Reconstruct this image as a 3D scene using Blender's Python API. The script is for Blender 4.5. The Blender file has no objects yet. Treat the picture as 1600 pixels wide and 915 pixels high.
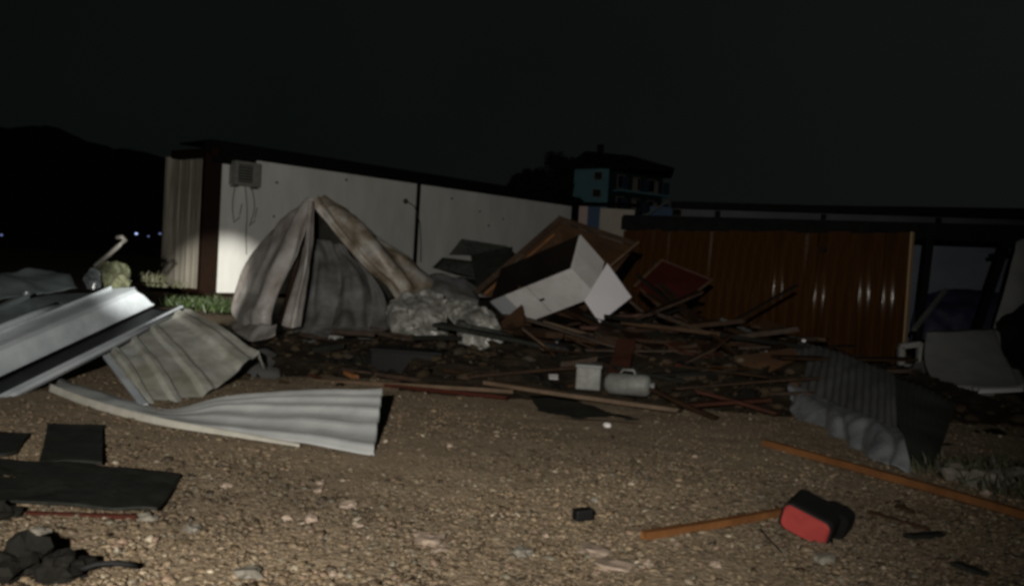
import bpy, bmesh, math, random
import numpy as np
from mathutils import Vector, Matrix, noise

random.seed(7)
rng = np.random.default_rng(7)
scene = bpy.context.scene
COL = scene.collection

# ------------------------------------------------------------------ camera
EYE, F = 1.2, 1386.0
PITCH, ROLL = math.atan(42.5 / F), math.radians(3.3)
_f = Vector((0, math.cos(PITCH), -math.sin(PITCH)))
_u0 = Vector((0, math.sin(PITCH), math.cos(PITCH)))
_r0 = Vector((1, 0, 0))
_r = _r0 * math.cos(ROLL) + _u0 * math.sin(ROLL)
_u = -_r0 * math.sin(ROLL) + _u0 * math.cos(ROLL)
cam_d = bpy.data.cameras.new('camera')
cam_d.sensor_width = 36.0
cam_d.lens = F / 1600 * 36.0
cam_d.clip_start, cam_d.clip_end = 0.05, 1500
cam = bpy.data.objects.new('camera', cam_d)
COL.objects.link(cam)
M = Matrix.Identity(4)
for i in range(3):
    M[i][0], M[i][1], M[i][2] = _r[i], _u[i], -_f[i]
M[2][3] = EYE
cam.matrix_world = M
def V_(px, py, Y):
    d = _f + _r * ((px - 800) / F) + _u * (-(py - 457.5) / F); return Vector((0, 0, EYE)) + d * (Y / d.y)
scene.camera = cam

# ------------------------------------------------------------------ night sky
world = bpy.data.worlds.new('World')
scene.world = world
world.use_nodes = True
wn, wl = world.node_tree.nodes, world.node_tree.links
bg = wn['Background']
tc = wn.new('ShaderNodeTexCoord')
nz = wn.new('ShaderNodeTexNoise'); nz.inputs['Scale'].default_value = 2.2; nz.inputs['Detail'].default_value = 3
rp = wn.new('ShaderNodeValToRGB')
rp.color_ramp.elements[0].position = 0.28; rp.color_ramp.elements[0].color = (0.0018, 0.0030, 0.0026, 1)
rp.color_ramp.elements[1].position = 0.80; rp.color_ramp.elements[1].color = (0.0055, 0.0064, 0.0058, 1)
wl.new(tc.outputs['Generated'], nz.inputs['Vector'])
sp = wn.new('ShaderNodeSeparateXYZ'); wl.new(tc.outputs['Generated'], sp.inputs['Vector'])
mr = wn.new('ShaderNodeMapRange'); mr.inputs['From Min'].default_value = -1; mr.inputs['From Max'].default_value = 1
mr.inputs['To Min'].default_value = 0.0; mr.inputs['To Max'].default_value = 0.72
wl.new(sp.outputs['X'], mr.inputs['Value'])
ma = wn.new('ShaderNodeMath'); ma.operation = 'MULTIPLY_ADD'; ma.inputs[1].default_value = .45
wl.new(nz.outputs['Fac'], ma.inputs[0]); wl.new(mr.outputs['Result'], ma.inputs[2]); wl.new(ma.outputs['Value'], rp.inputs['Fac'])
wl.new(rp.outputs['Color'], bg.inputs['Color'])
bg.inputs['Strength'].default_value = 1.0

# ------------------------------------------------------------------ lamps: the hand torches that light the yard, held beside the viewer
def spot(name, loc, target, watts, size, blend, radius, color):
    d = bpy.data.lights.new(name, 'SPOT')
    d.energy, d.spot_size, d.spot_blend, d.shadow_soft_size, d.color = watts, math.radians(size), blend, radius, color
    o = bpy.data.objects.new(name, d); COL.objects.link(o)
    o.location = loc
    o.rotation_euler = (Vector(target) - Vector(loc)).to_track_quat('-Z', 'Y').to_euler()
    return o
spot('torch', (-0.45, -1.6, 1.75), V_(600, 352, 20), 4700, 84, 1.0, 0.05, (1.0, 0.955, 0.875))
spot('narrow_torch', (-0.7, -1.6, 1.75), V_(338, 450, 20), 40000, 7.4, 0.75, 0.04, (1.0, 0.98, 0.90))

scene.view_settings.view_transform = 'Standard'
scene.view_settings.look = 'None'
scene.view_settings.exposure = 0
scene.view_settings.gamma = 1
scene.cycles.filter_width = 3.2
scene.cycles.use_denoising = True
scene.cycles.max_bounces = 6
scene.cycles.sample_clamp_indirect = 2

# ------------------------------------------------------------------ helpers
CAMP = Vector((0, 0, EYE))
def ray(px, py):
    return _f + _r * ((px - 800) / F) + _u * (-(py - 457.5) / F)
def V(px, py, Y):                      # the point of a sight line at world depth Y
    d = ray(px, py); return CAMP + d * (Y / d.y)
def G(px, py, z=0.0):                  # where a sight line meets the level z
    d = ray(px, py); return CAMP + d * ((z - EYE) / d.z)

def mesh_obj(name, verts, faces, mat, parent=None, smooth=False, bevel=0.0):
    verts = [Vector(v) for v in verts]
    c = sum(verts, Vector()) / len(verts)
    me = bpy.data.meshes.new(name)
    me.from_pydata([v - c for v in verts], [], faces)
    bm = bmesh.new(); bm.from_mesh(me)
    bmesh.ops.recalc_face_normals(bm, faces=bm.faces)
    if bevel:
        bmesh.ops.bevel(bm, geom=bm.edges[:], offset=bevel, segments=2, affect='EDGES', profile=0.6)
    bm.to_mesh(me); bm.free()
    me.materials.append(mat)
    if smooth:
        me.polygons.foreach_set('use_smooth', [True] * len(me.polygons))
    o = bpy.data.objects.new(name, me); COL.objects.link(o)
    o.location = c
    if parent is not None:
        o.parent = parent
        base = parent['_w'] if '_w' in parent else (0, 0, 0)
        o.location = c - Vector(base)
    o['_w'] = tuple(c)
    return o
def tag(o, label, cat, group=None):
    o['label'] = label; o['category'] = cat
    if group: o['group'] = group
    return o
def root(name, loc, label, cat, group=None):
    o = bpy.data.objects.new(name, None); COL.objects.link(o)
    o.location = loc; o['_w'] = tuple(loc); o.empty_display_size = 0.2
    return tag(o, label, cat, group)
def kind(o, k):
    o['kind'] = k; return o

def box_vf(c, ax, ay, az):
    c = Vector(c); vs = [c + ax * i + ay * j + az * k for i in (-1, 1) for j in (-1, 1) for k in (-1, 1)]
    fs = [(0, 1, 3, 2), (4, 6, 7, 5), (0, 4, 5, 1), (2, 3, 7, 6), (0, 2, 6, 4), (1, 5, 7, 3)]
    return vs, fs
def box(name, c, ax, ay, az, mat, parent=None, bevel=0.004):
    vs, fs = box_vf(c, Vector(ax), Vector(ay), Vector(az))
    return mesh_obj(name, vs, fs, mat, parent, bevel=bevel)
def beam(name, p0, p1, w, t, mat, parent=None, up=(0, 0, 1), bevel=0.004, ragged=0.0):
    """a timber from p0 to p1, w wide (across) and t thick (along up)"""
    p0, p1 = Vector(p0), Vector(p1); d = p1 - p0; L = d.length; d = d / L
    s = d.cross(Vector(up)).normalized(); n = s.cross(d).normalized()
    if not ragged:
        return box(name, (p0 + p1) / 2, d * L / 2, s * w / 2, n * t / 2, mat, parent, bevel)
    N = 7; vs, fs = [], []
    for i in range(N + 1):
        k = i / N; c = p0.lerp(p1, k) + n * ragged * 0.35 * math.sin(k * 3.1 + L * 9) + s * ragged * 0.2 * math.sin(k * 5 + L * 4)
        for a, b in ((-1, -1), (1, -1), (1, 1), (-1, 1)):
            e = d * random.uniform(-1, 1) * ragged if i in (0, N) else Vector()
            vs.append(c + s * a * w / 2 * random.uniform(.93, 1) + n * b * t / 2 * random.uniform(.9, 1) + e)
        if i:
            q = (i - 1) * 4
            for j in range(4): fs.append((q + j, q + (j + 1) % 4, q + 4 + (j + 1) % 4, q + 4 + j))
    fs += [(3, 2, 1, 0), (N * 4, N * 4 + 1, N * 4 + 2, N * 4 + 3)]
    return mesh_obj(name, vs, fs, mat, parent)
def slab(name, pts, t, mat, parent=None, bevel=0.003):
    """a board through four corner points with thickness t behind them"""
    p = [Vector(q) for q in pts]
    n = (p[2] - p[0]).cross(p[3] - p[1]).normalized()
    if n.dot(CAMP - p[0]) > 0: n = -n
    vs = p + [q + n * t for q in p]
    k = len(p)
    fs = [tuple(range(k)), tuple(range(2 * k - 1, k - 1, -1))] + [(i, (i + 1) % k, (i + 1) % k + k, i + k) for i in range(k)]
    return mesh_obj(name, vs, fs, mat, parent, bevel=bevel)
def tube(name, pts, rad, mat, parent=None, seg=8):
    pts = [Vector(p) for p in pts]; rad = rad if isinstance(rad, (list, tuple)) else [rad] * len(pts)
    vs, fs = [], []
    for i, p in enumerate(pts):
        d = (pts[min(i + 1, len(pts) - 1)] - pts[max(i - 1, 0)]).normalized()
        a = d.orthogonal().normalized() if abs(d.z) < .9 else d.cross(Vector((0, 1, 0))).normalized()
        if abs(d.z) < .9: a = d.cross(Vector((0, 0, 1))).normalized()
        b = d.cross(a)
        for k in range(seg):
            th = 2 * math.pi * k / seg
            vs.append(p + (a * math.cos(th) + b * math.sin(th)) * rad[i])
        if i:
            q = (i - 1) * seg
            for k in range(seg): fs.append((q + k, q + (k + 1) % seg, q + seg + (k + 1) % seg, q + seg + k))
    fs += [tuple(range(seg)), tuple(range(len(vs) - 1, len(vs) - seg - 1, -1))]
    return mesh_obj(name, vs, fs, mat, parent, smooth=True)
def catmull(P, k, smooth):
    P = np.asarray(P, float); n = len(P); out = []
    for i in range(n - 1):
        p0, p1, p2, p3 = P[max(i - 1, 0)], P[i], P[i + 1], P[min(i + 2, n - 1)]
        for j in range(k):
            t = j / k
            if smooth: out.append(.5 * (2 * p1 + (p2 - p0) * t + (2 * p0 - 5 * p1 + 4 * p2 - p3) * t * t + (3 * p1 - p0 - 3 * p2 + p3) * t ** 3))
            else: out.append(p1 * (1 - t) + p2 * t)
    out.append(P[-1]); return np.array(out)
def sheet(name, rows, sub, mat, parent=None, disp=None, thick=0.004, smooth=(True, True), shade=True, uvs=True):
    """a thin sheet through a net of control points; disp(u, v, p) pushes it along its normal"""
    P = np.array([[tuple(q) for q in r] for r in rows], float)
    A = np.array([catmull(P[:, j], sub[0], smooth[0]) for j in range(P.shape[1])]).transpose(1, 0, 2)
    A = np.array([catmull(A[i], sub[1], smooth[1]) for i in range(A.shape[0])])
    R, C = A.shape[:2]
    gu, gv = np.gradient(A, axis=0), np.gradient(A, axis=1)
    Nn = np.cross(gu, gv); Nn /= np.linalg.norm(Nn, axis=2, keepdims=True) + 1e-9
    cc = A.mean((0, 1)); 
    if Nn.mean((0, 1)).dot(np.array(CAMP) - cc) < 0: Nn = -Nn
    if disp:
        for i in range(R):
            for j in range(C):
                A[i, j] += Nn[i, j] * disp(i / (R - 1), j / (C - 1), A[i, j])
    B = A - Nn * thick
    vs = [tuple(p) for p in A.reshape(-1, 3)] + [tuple(p) for p in B.reshape(-1, 3)]
    o = R * C; fs = []
    for i in range(R - 1):
        for j in range(C - 1):
            a = i * C + j; fs.append((a, a + 1, a + C + 1, a + C)); fs.append((o + a, o + a + C, o + a + C + 1, o + a + 1))
    for i in range(R - 1):
        for j in (0, C - 1):
            a = i * C + j; fs.append((a, a + C, a + C + o, a + o))
    for j in range(C - 1):
        for i in (0, R - 1):
            a = i * C + j; fs.append((a, a + 1, a + 1 + o, a + o))
    return mesh_obj(name, vs, fs, mat, parent, smooth=shade)
def fbm(p, s, oct=3, off=0.0):
    v, a = 0.0, 1.0
    q = Vector(p) * s + Vector((off, off * 1.7, off * .3))
    for _ in range(oct):
        v += a * noise.noise(q); q = q * 2.03; a *= .5
    return v
def ridged(p, s, off=0.0):
    q = Vector(p) * s + Vector((off, off * 1.3, off * .7))
    return (1 - abs(noise.noise(q)) * 2.2) * .6 + (1 - abs(noise.noise(q * 2.1)) * 2.2) * .3
def crease(p, s, off=0.0):
    d, _ = noise.voronoi(Vector(p) * s + Vector((off, off, off)), distance_metric='DISTANCE')
    return (d[1] - d[0])
def rock(name, c, r, mat, parent=None, seed=0, squash=.6, jag=.35, sub=2, smooth=True):
    bm = bmesh.new(); bmesh.ops.create_icosphere(bm, subdivisions=sub, radius=1)
    rs = random.Random(seed)
    R = Matrix.Rotation(rs.uniform(0, 6.28), 3, 'Z')
    sx, sy = rs.uniform(.75, 1.3), rs.uniform(.65, 1.1)
    vs = []
    for v in bm.verts:
        k = 1 + jag * noise.noise(v.co * 1.6 + Vector((seed * 3.1, seed, 0))) + jag * .5 * noise.noise(v.co * 3.3 + Vector((seed, 0, 0)))
        p = v.co * k; vs.append(Vector(c) + R @ Vector((p.x * r * sx, p.y * r * sy, p.z * r * squash)))
    fs = [tuple(v.index for v in f.verts) for f in bm.faces]; bm.free()
    return mesh_obj(name, vs, fs, mat, parent, smooth=smooth)

# ------------------------------------------------------------------ materials
def mat(name, col, rough=.7, col2=None, scale=6.0, metal=0.0, bump=0.0, bscale=40.0, contrast=.25, attr=False, trans=0.0, coat=0.0, stretch=None, spec=.5, third=None, alpha=1.0):
    m = bpy.data.materials.new(name); m.use_nodes = True
    n, l = m.node_tree.nodes, m.node_tree.links
    b = n['Principled BSDF']
    b.inputs['Roughness'].default_value = rough; b.inputs['Metallic'].default_value = metal
    b.inputs['Specular IOR Level'].default_value = spec
    b.inputs['Coat Weight'].default_value = coat
    b.inputs['Coat Roughness'].default_value = .12
    if trans: b.inputs['Transmission Weight'].default_value = trans
    if alpha < 1: b.inputs['Alpha'].default_value = alpha
    t = n.new('ShaderNodeTexCoord'); vec = t.outputs['Object']
    if stretch:
        mp = n.new('ShaderNodeMapping'); mp.inputs['Scale'].default_value = stretch
        l.new(vec, mp.inputs['Vector']); vec = mp.outputs['Vector']
    if attr:
        a = n.new('ShaderNodeAttribute'); a.attribute_name = 'tone'; l.new(a.outputs['Color'], b.inputs['Base Color'])
    elif col2:
        z = n.new('ShaderNodeTexNoise'); z.inputs['Scale'].default_value = scale; z.inputs['Detail'].default_value = 6; z.inputs['Roughness'].default_value = .62
        r = n.new('ShaderNodeValToRGB')
        r.color_ramp.elements[0].position = .5 - contrast; r.color_ramp.elements[0].color = (*col2, 1)
        r.color_ramp.elements[1].position = .5 + contrast * .6; r.color_ramp.elements[1].color = (*col, 1)
        if third:
            e = r.color_ramp.elements.new(.5); e.color = (*third, 1)
        l.new(vec, z.inputs['Vector']); l.new(z.outputs['Fac'], r.inputs['Fac']); l.new(r.outputs['Color'], b.inputs['Base Color'])
        mr = n.new('ShaderNodeMapRange'); mr.inputs['To Min'].default_value = min(1, rough * 1.25); mr.inputs['To Max'].default_value = rough * .8
        l.new(z.outputs['Fac'], mr.inputs['Value']); l.new(mr.outputs['Result'], b.inputs['Roughness'])
    else:
        b.inputs['Base Color'].default_value = (*col, 1)
    if bump:
        z2 = n.new('ShaderNodeTexNoise'); z2.inputs['Scale'].default_value = bscale; z2.inputs['Detail'].default_value = 4
        bp = n.new('ShaderNodeBump'); bp.inputs['Strength'].default_value = bump; bp.inputs['Distance'].default_value = .02
        l.new(vec, z2.inputs['Vector']); l.new(z2.outputs['Fac'], bp.inputs['Height']); l.new(bp.outputs['Normal'], b.inputs['Normal'])
    return m
def emit(name, col, s):
    m = bpy.data.materials.new(name); m.use_nodes = True
    b = m.node_tree.nodes['Principled BSDF']
    b.inputs['Base Color'].default_value = (0.02, 0.02, 0.02, 1)
    b.inputs['Emission Color'].default_value = (*col, 1); b.inputs['Emission Strength'].default_value = s
    return m

m_soil = mat('wet soil', (.1998, .1544, .1037), .8, (.0670, .0486, .0302), 30, bump=.9, bscale=45, third=(.1458, .1112, .0734), contrast=.22, spec=0.12)
m_chunk = mat('dull rubble', (.2, .16, .1), .95, attr=True, bump=.3, bscale=40, spec=.05)
m_gravel = mat('gravel', (.2, .16, .1), .55, attr=True, bump=.3, bscale=60, spec=0.25)
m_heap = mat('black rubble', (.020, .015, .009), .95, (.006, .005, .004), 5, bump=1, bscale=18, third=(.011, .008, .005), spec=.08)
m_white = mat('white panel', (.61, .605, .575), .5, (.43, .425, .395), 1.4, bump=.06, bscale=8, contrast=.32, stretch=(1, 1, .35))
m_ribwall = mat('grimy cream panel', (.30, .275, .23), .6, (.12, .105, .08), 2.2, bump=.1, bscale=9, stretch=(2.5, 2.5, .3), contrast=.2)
m_brown = mat('brown steel', (.0130, .0055, .0025), .6, (.0065, .0030, .0015), 5, spec=.15)
m_black = mat('black trim', (.005, .005, .005), .8, (.003, .003, .003), 5, spec=.08)
m_acbox = mat('grey metal box', (.20, .20, .18), .5, (.13, .13, .115), 8)
m_cable = mat('grey cable', (.05, .05, .045), .6, spec=0.1)
m_zinc = mat('wet zinc sheet', (.40, .43, .455), .28, (.20, .225, .24), 2.4, metal=.35, bump=.06, bscale=6, contrast=.24, coat=.35)
m_slot_shade = mat('painted slot shade', (.010, .011, .012), .5, (.006, .006, .007), 5, spec=.15)  # near black puts the shade of an open slot into the colour
m_zinc2 = mat('dull zinc sheet', (.16, .19, .195), .38, (.08, .10, .105), 3, metal=.5, bump=.1, bscale=12)
m_ribw = mat('muddy white sheet', (.265, .265, .24), .45, (.11, .105, .075), 3.2, bump=.12, bscale=12, contrast=.2, third=(.205, .205, .18), coat=.15)
m_strip = mat('wet white sheet', (.3600, .3672, .3600), .28, (.2304, .2376, .2376), 3, bump=.06, bscale=9, metal=.35)
m_lip = mat('cream sheet edge', (.2640, .2544, .2208), .5, (.1824, .1728, .1440), 8)
m_tarp = mat('dirty white plastic', (.2760, .2668, .2530), .4, (.1242, .1012, .0874), 2.4, bump=.6, bscale=7, contrast=.2, third=(.2162, .1978, .1840), coat=.25, alpha=0.84)
m_tarp2 = mat('stained plastic', (.1734, .1676, .1532), .5, (.0405, .0277, .0127), 2.6, bump=.5, bscale=9, contrast=.17, third=(.1156, .0954, .0722))
m_tarpg = mat('grey plastic', (.1122, .1122, .1122), .55, (.0476, .0476, .0408), 2.6, bump=.5, bscale=9, third=(.0782, .0782, .0748), contrast=.2, spec=0.2, alpha=0.86)  # grime mottle, strengthened to stand in for flattened fold shading
m_tarpd = mat('dark sheet and tent shade', (.025, .023, .019), .8, (.012, .011, .009), 4, spec=0.05)  # also colours the sheet that paints the shade inside the tent
m_bubble = mat('crumpled clear plastic', (.2550, .2507, .2295), .3, (.0680, .0663, .0561), 8, bump=.5, bscale=26, contrast=.2, third=(.1445, .1419, .1258), coat=.35, alpha=0.78)
m_wood = mat('raw timber', (.1100, .0468, .0165), .55, (.0495, .0198, .0066), 5, bump=.2, bscale=40, stretch=(1, 1, 1), spec=0.15)
m_woodd = mat('dark wet board', (.0216, .0120, .0066), .55, (.0078, .0042, .0024), 4, bump=.4, bscale=24, spec=0.08)
m_woodr = mat('red brown board', (.0316, .0119, .0074), .55, (.0141, .0056, .0033), 4, bump=.2, bscale=20, spec=0.1)
m_woodt = mat('tan board', (.0624, .0406, .0239), .6, (.0312, .0192, .0110), 4, bump=.2, bscale=25, spec=0.15)
m_ply = mat('brown plywood', (.0382, .0189, .0081), .6, (.0126, .0063, .0032), 2.2, bump=.15, bscale=22, third=(.0225, .0112, .0049), spec=0.1)
m_maroon = mat('maroon board', (.0292, .0063, .0036), .45, (.0158, .0036, .0023), 3, bump=.1, bscale=12, spec=0.12)
m_cab = mat('white laminate', (.33, .32, .315), .45, (.22, .205, .19), 3.2, bump=.04, bscale=8, contrast=.3)
m_cab_shade = mat('cabinet inside shade', (.0049, .0035, .0024), .8, (.0031, .0024, .0017), 3, spec=0.05)  # shade inside the cabinet put into the panel colour
m_cabg = mat('grey laminate', (.1620, .1680, .1740), .5, (.1320, .1380, .1440), 2)
m_doorw = mat('bright white laminate', (.4092, .3968, .4154), .4, (.3720, .3596, .3720), 1.5)
m_plank = mat('varnished orange wood', (.044, .019, .0048), .25, (.021, .0085, .0022), 3.5, bump=.15, bscale=16, stretch=(6, 6, .5), coat=.2, third=(.032, .0135, .0034))
m_mat = mat('black wet rubber', (.0108, .0114, .0096), .5, (.0048, .0048, .0042), 6, bump=.6, bscale=18, spec=0.1)
m_grey = mat('pale grey plastic', (.1823, .1823, .1783), .5, (.1291, .1291, .1215), 2, bump=.05, bscale=8, spec=0.2)
m_greyd = mat('dim grey sheet', (.0960, .0960, .0930), .5, (.0600, .0600, .0570), 2.5, bump=.1, bscale=8, spec=0.15)
m_navy = mat('navy cloth', (.0060, .0060, .0300), .7, (.0030, .0030, .0125), 4, bump=.3, bscale=12)
m_corr = mat('smoked corrugated sheet', (.046, .046, .044), .35, (.024, .024, .023), 4, bump=.15, bscale=12, coat=.2)
m_corrk = mat('black corrugated sheet', (.03, .032, .028), .4, (.016, .017, .015), 4, bump=.1, bscale=15, spec=0.1)
m_corrp = mat('clear corrugated sheet', (.15, .157, .165), .2, (.075, .08, .085), 5, bump=.2, bscale=10, coat=.8)
m_red = mat('red plastic', (.175, .024, .021), .65, (.135, .017, .015), 9, spec=.15, bump=.1, bscale=30)
m_blk = mat('black plastic', (.004, .004, .004), .5, spec=0.08)
m_rub = mat('black rubber strip', (.006, .006, .006), .6, spec=0.06)
m_pale = mat('pale stone', (.175, .135, .105), .7, (.10, .075, .056), 12, bump=.5, bscale=30, spec=.15)
m_greyst = mat('grey stone', (.1100, .0990, .0825), .7, (.0550, .0495, .0385), 12, bump=.6, bscale=25, spec=0.15)
m_teal = mat('teal plaster', (.2320, .4640, .5220), .8, (.1740, .3770, .4350), 1)
m_blue = mat('blue plaster', (.045, .085, .15), .8, (.03, .06, .11), 1)
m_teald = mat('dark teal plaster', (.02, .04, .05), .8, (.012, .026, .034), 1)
m_cream = mat('cream plaster', (.42, .38, .32), .8, (.34, .30, .25), 1)
m_pink = mat('pinkish plaster', (.40, .30, .27), .8)
m_glass = mat('dark window', (.004, .006, .007), .25)
m_rooft = mat('dark roof tiles', (.010, .009, .008), .8, (.006, .005, .005), 2)
m_bark = mat('bark', (.05, .038, .026), .9)
m_leafd = mat('night foliage', (.012, .018, .009), .8, (.006, .009, .005), 3)
m_hill = mat('dark hillside', (.010, .012, .009), .95, (.005, .006, .004), .08)
m_shed = mat('dim shed wall', (.05, .055, .06), .8, (.035, .038, .042), .8)
m_room = mat('blue grey room wall', (.075, .085, .11), .8, (.055, .062, .085), 1.2)
m_grass = mat('wet grass', (.0253, .0422, .0085), .6, (.0135, .0236, .0050), 5)
m_weed = mat('dull weeds', (.0330, .0330, .0132), .7, (.0180, .0180, .0072), 5)
m_bag = mat('greenish plastic', (.0660, .0682, .0440), .2, (.0440, .0484, .0264), 7, bump=.5, bscale=20, coat=.5)
m_foil = mat('grey glossy plastic', (.0935, .1045, .1100), .18, (.0495, .0550, .0605), 7, bump=.4, bscale=20, coat=.6)
m_pole = mat('pale pole', (.1320, .1260, .1140), .5, (.0720, .0690, .0600), 8)
m_lamp = emit('town lamp', (.45, .58, 1.0), 1.6)
m_lamp2 = emit('dim town lamp', (.40, .48, 1.0), .35)
m_steel = mat('dark steel', (.03, .03, .03), .5, spec=0.1)
m_boxw = mat('soiled white plastic', (.105, .108, .10), .5, (.055, .055, .048), 9, bump=.1, bscale=20, spec=.2, contrast=.2)
m_cloth = mat('black sacking', (.0072, .0066, .0054), .85, (.0036, .0036, .0030), 5, bump=.6, bscale=20, spec=0.04)
m_wrag = mat('white rag', (.2520, .2520, .2520), .7, (.1800, .1800, .1800), 5, bump=.4, bscale=20)

# ------------------------------------------------------------------ ground
def ground_z(x, y):
    w = max(0.0, 1 - max(0, y - 14) / 30)
    return (.045 * noise.noise(Vector((x * .45, y * .45, 1.3))) + .018 * noise.noise(Vector((x * 1.7, y * 1.7, 4.0)))) * w
def axis(lo, hi, fine_lo, fine_hi, step):
    a = list(np.arange(fine_lo, fine_hi + 1e-6, step))
    k, s = fine_hi, step
    while k < hi: s *= 1.35; k += s; a.append(min(k, hi))
    k, s = fine_lo, step
    while k > lo: s *= 1.35; k -= s; a.insert(0, max(k, lo))
    return a
xs, ys = axis(-420, 420, -5.2, 5.2, .06), axis(-60, 520, 3.0, 9.5, .06)
vs = []
for y in ys:
    for x in xs:
        z = ground_z(x, y)
        if 3 < y < 11 and abs(x) < 6:
            z += .010 * noise.noise(Vector((x * 5, y * 5, 2))) + .006 * noise.noise(Vector((x * 13, y * 13, 5)))
        vs.append((x, y, z))
nx = len(xs)
fs = [(j * nx + i, j * nx + i + 1, (j + 1) * nx + i + 1, (j + 1) * nx + i) for j in range(len(ys) - 1) for i in range(nx - 1)]
kind(mesh_obj('ground', vs, fs, m_soil, smooth=True), 'structure')

# loose gravel over the yard: nobody could count it
def gravel(name, n, y0, y1, rmin, rmax, seed, dark=0.0, zf=None, xr=None):
    g = np.random.default_rng(seed)
    bm = bmesh.new(); bmesh.ops.create_icosphere(bm, subdivisions=1, radius=1)
    bv = np.array([v.co[:] for v in bm.verts]); bf = np.array([[v.index for v in f.verts] for f in bm.faces]); bm.free()
    # denser towards the viewer
    t = g.random(n); y = 1 / (1 / y0 * (1 - t) + 1 / y1 * t)
    x = (g.random(n) * 2 - 1) * (.62 * y + .7)
    keep = np.array([noise.noise(Vector((a * .7, b * .7, 8.0))) * .8 + .42 + .05 + max(0, .45 - abs(b - 4.2) * .25) > g.random() for a, b in zip(x, y)])
    if xr: keep &= (x > xr[0]) & (x < xr[1])
    x, y = x[keep], y[keep]; n = len(x)
    zf = zf or ground_z
    r = (rmin * np.exp(g.normal(0, .5, n))).clip(rmin * .4, rmax) if not dark else rmin + (rmax - rmin) * g.random(n) ** 4.0
    z = np.array([zf(a, b) for a, b in zip(x, y)]) + r * .02
    ang = g.random(n) * 6.283; ca, sa = np.cos(ang), np.sin(ang)
    S = np.stack([r * g.uniform(.8, 1.6, n), r * g.uniform(.6, 1.1, n), r * g.uniform(.35, .75, n)], 1)
    jit = 1 + .28 * g.standard_normal((n, len(bv), 1)).clip(-1.5, 1.5)
    P = bv[None] * jit * S[:, None, :]
    tilt = g.normal(0, .35, n)[:, None]
    X = P[..., 0] * ca[:, None] - P[..., 1] * sa[:, None]; Y = P[..., 0] * sa[:, None] + P[..., 1] * ca[:, None]
    Z = P[..., 2] + X * tilt * .5
    A = np.stack([X + x[:, None], Y + y[:, None], Z + z[:, None]], 2).reshape(-1, 3)
    Fc = (bf[None] + (np.arange(n) * len(bv))[:, None, None]).reshape(-1, 3)
    me = bpy.data.meshes.new(name)
    me.vertices.add(len(A)); me.vertices.foreach_set('co', A.astype(np.float32).ravel())
    me.loops.add(Fc.size); me.loops.foreach_set('vertex_index', Fc.astype(np.int32).ravel())
    me.polygons.add(len(Fc)); me.polygons.foreach_set('loop_start', np.arange(0, Fc.size, 3, dtype=np.int32))
    base = np.array([[.130, .098, .064], [.155, .120, .080], [.185, .152, .11], [.085, .064, .042], [.17, .12, .09], [.30, .265, .21], [.14, .128, .10], [.04, .03, .02]])
    pick = g.choice(len(base), n, p=[.30, .22, .09, .20, .06, .015, .055, .06])
    c = base[pick] * g.uniform(.8, 1.15, (n, 1)) * np.array([[.64, .61, .56]])
    c = c * np.array([.86 + .5 * noise.noise(Vector((a * .8, b * .8, 21.0))) for a, b in zip(x, y)])[:, None]
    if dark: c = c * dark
    cc = np.repeat(np.concatenate([c, np.ones((n, 1))], 1), len(bv), 0).astype(np.float32)
    a = me.attributes.new('tone', 'FLOAT_COLOR', 'POINT'); a.data.foreach_set('color', cc.ravel())
    me.update(calc_edges=True); me.validate()
    me.materials.append(m_chunk if dark else m_gravel)
    o = bpy.data.objects.new(name, me); COL.objects.link(o)
    return kind(o, 'stuff')
gravel('gravel', 115000, 2.8, 9.3, .0074, .024, 3)

# ------------------------------------------------------------------ far hill and town lamps
def ridge(name, pts, Y, depth):
    vs, fs = [], []
    N = 140
    px = [p[0] for p in pts]; py = [p[1] for p in pts]
    for i in range(N + 1):
        x = px[0] + (px[-1] - px[0]) * i / N; y = np.interp(x, px, py) + 5 * fbm((x * .02, 0, 0), 1, 3) + 3 * noise.noise(Vector((x * .21, 3, 0)))
        top = V(x, y, Y)
        for k in range(5):
            t = k / 4
            q = V(x, y, Y - depth * t); vs.append((q.x, Y - depth * t, (top.z) * (1 - t) ** 1.3 - .3 * t))
        vs.append((top.x * 1.2, Y + depth * 2, -1))
    for i in range(N):
        for k in range(5):
            a = i * 6 + (k if k < 5 else 0)
            b = a + 1 if k < 4 else i * 6
            if k == 4: fs.append((i * 6, i * 6 + 5, (i + 1) * 6 + 5, (i + 1) * 6))
            else: fs.append((a, a + 1, a + 7, a + 6))
    return kind(mesh_obj(name, vs, fs, m_hill, smooth=True), 'structure')
ridge('hill', [(-700, 230), (-300, 190), (-60, 205), (30, 196), (90, 200), (140, 222), (200, 232), (270, 250), (420, 300), (650, 350), (800, 390)], 150, 60)
ridge('hillside', [(640, 345), (790, 318), (860, 300), (960, 312), (1080, 335), (1300, 380), (1600, 420)], 82, 22)
for i, (px, py, mm, r, lab) in enumerate([(2, 367, m_lamp2, .12, 'dim town lamp at the left edge of the picture'),
                                       (213, 365, m_lamp, .115, 'brightest far town lamp left of the white building'),
                                       (232, 369, m_lamp2, .09, 'faint far town lamp between two others'),
                                       (250, 365, m_lamp2, .11, 'faint far town lamp nearest the white building')]):
    p = V(px, py, 88)
    t = root('street_lamp', (p.x, p.y, 0), lab, 'street lamp', 'far town lamps')
    tube('pole', [(p.x, p.y + .3, 0), (p.x, p.y + .3, p.z + .3)], .06, m_steel, t, 6)
    tube('lamp_arm', [(p.x, p.y + .3, p.z + .3), (p.x, p.y, p.z + .25)], .04, m_steel, t, 6)
    rock('lamp_head', p, r, mm, t, 1, .8, .05, 2)

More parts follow.
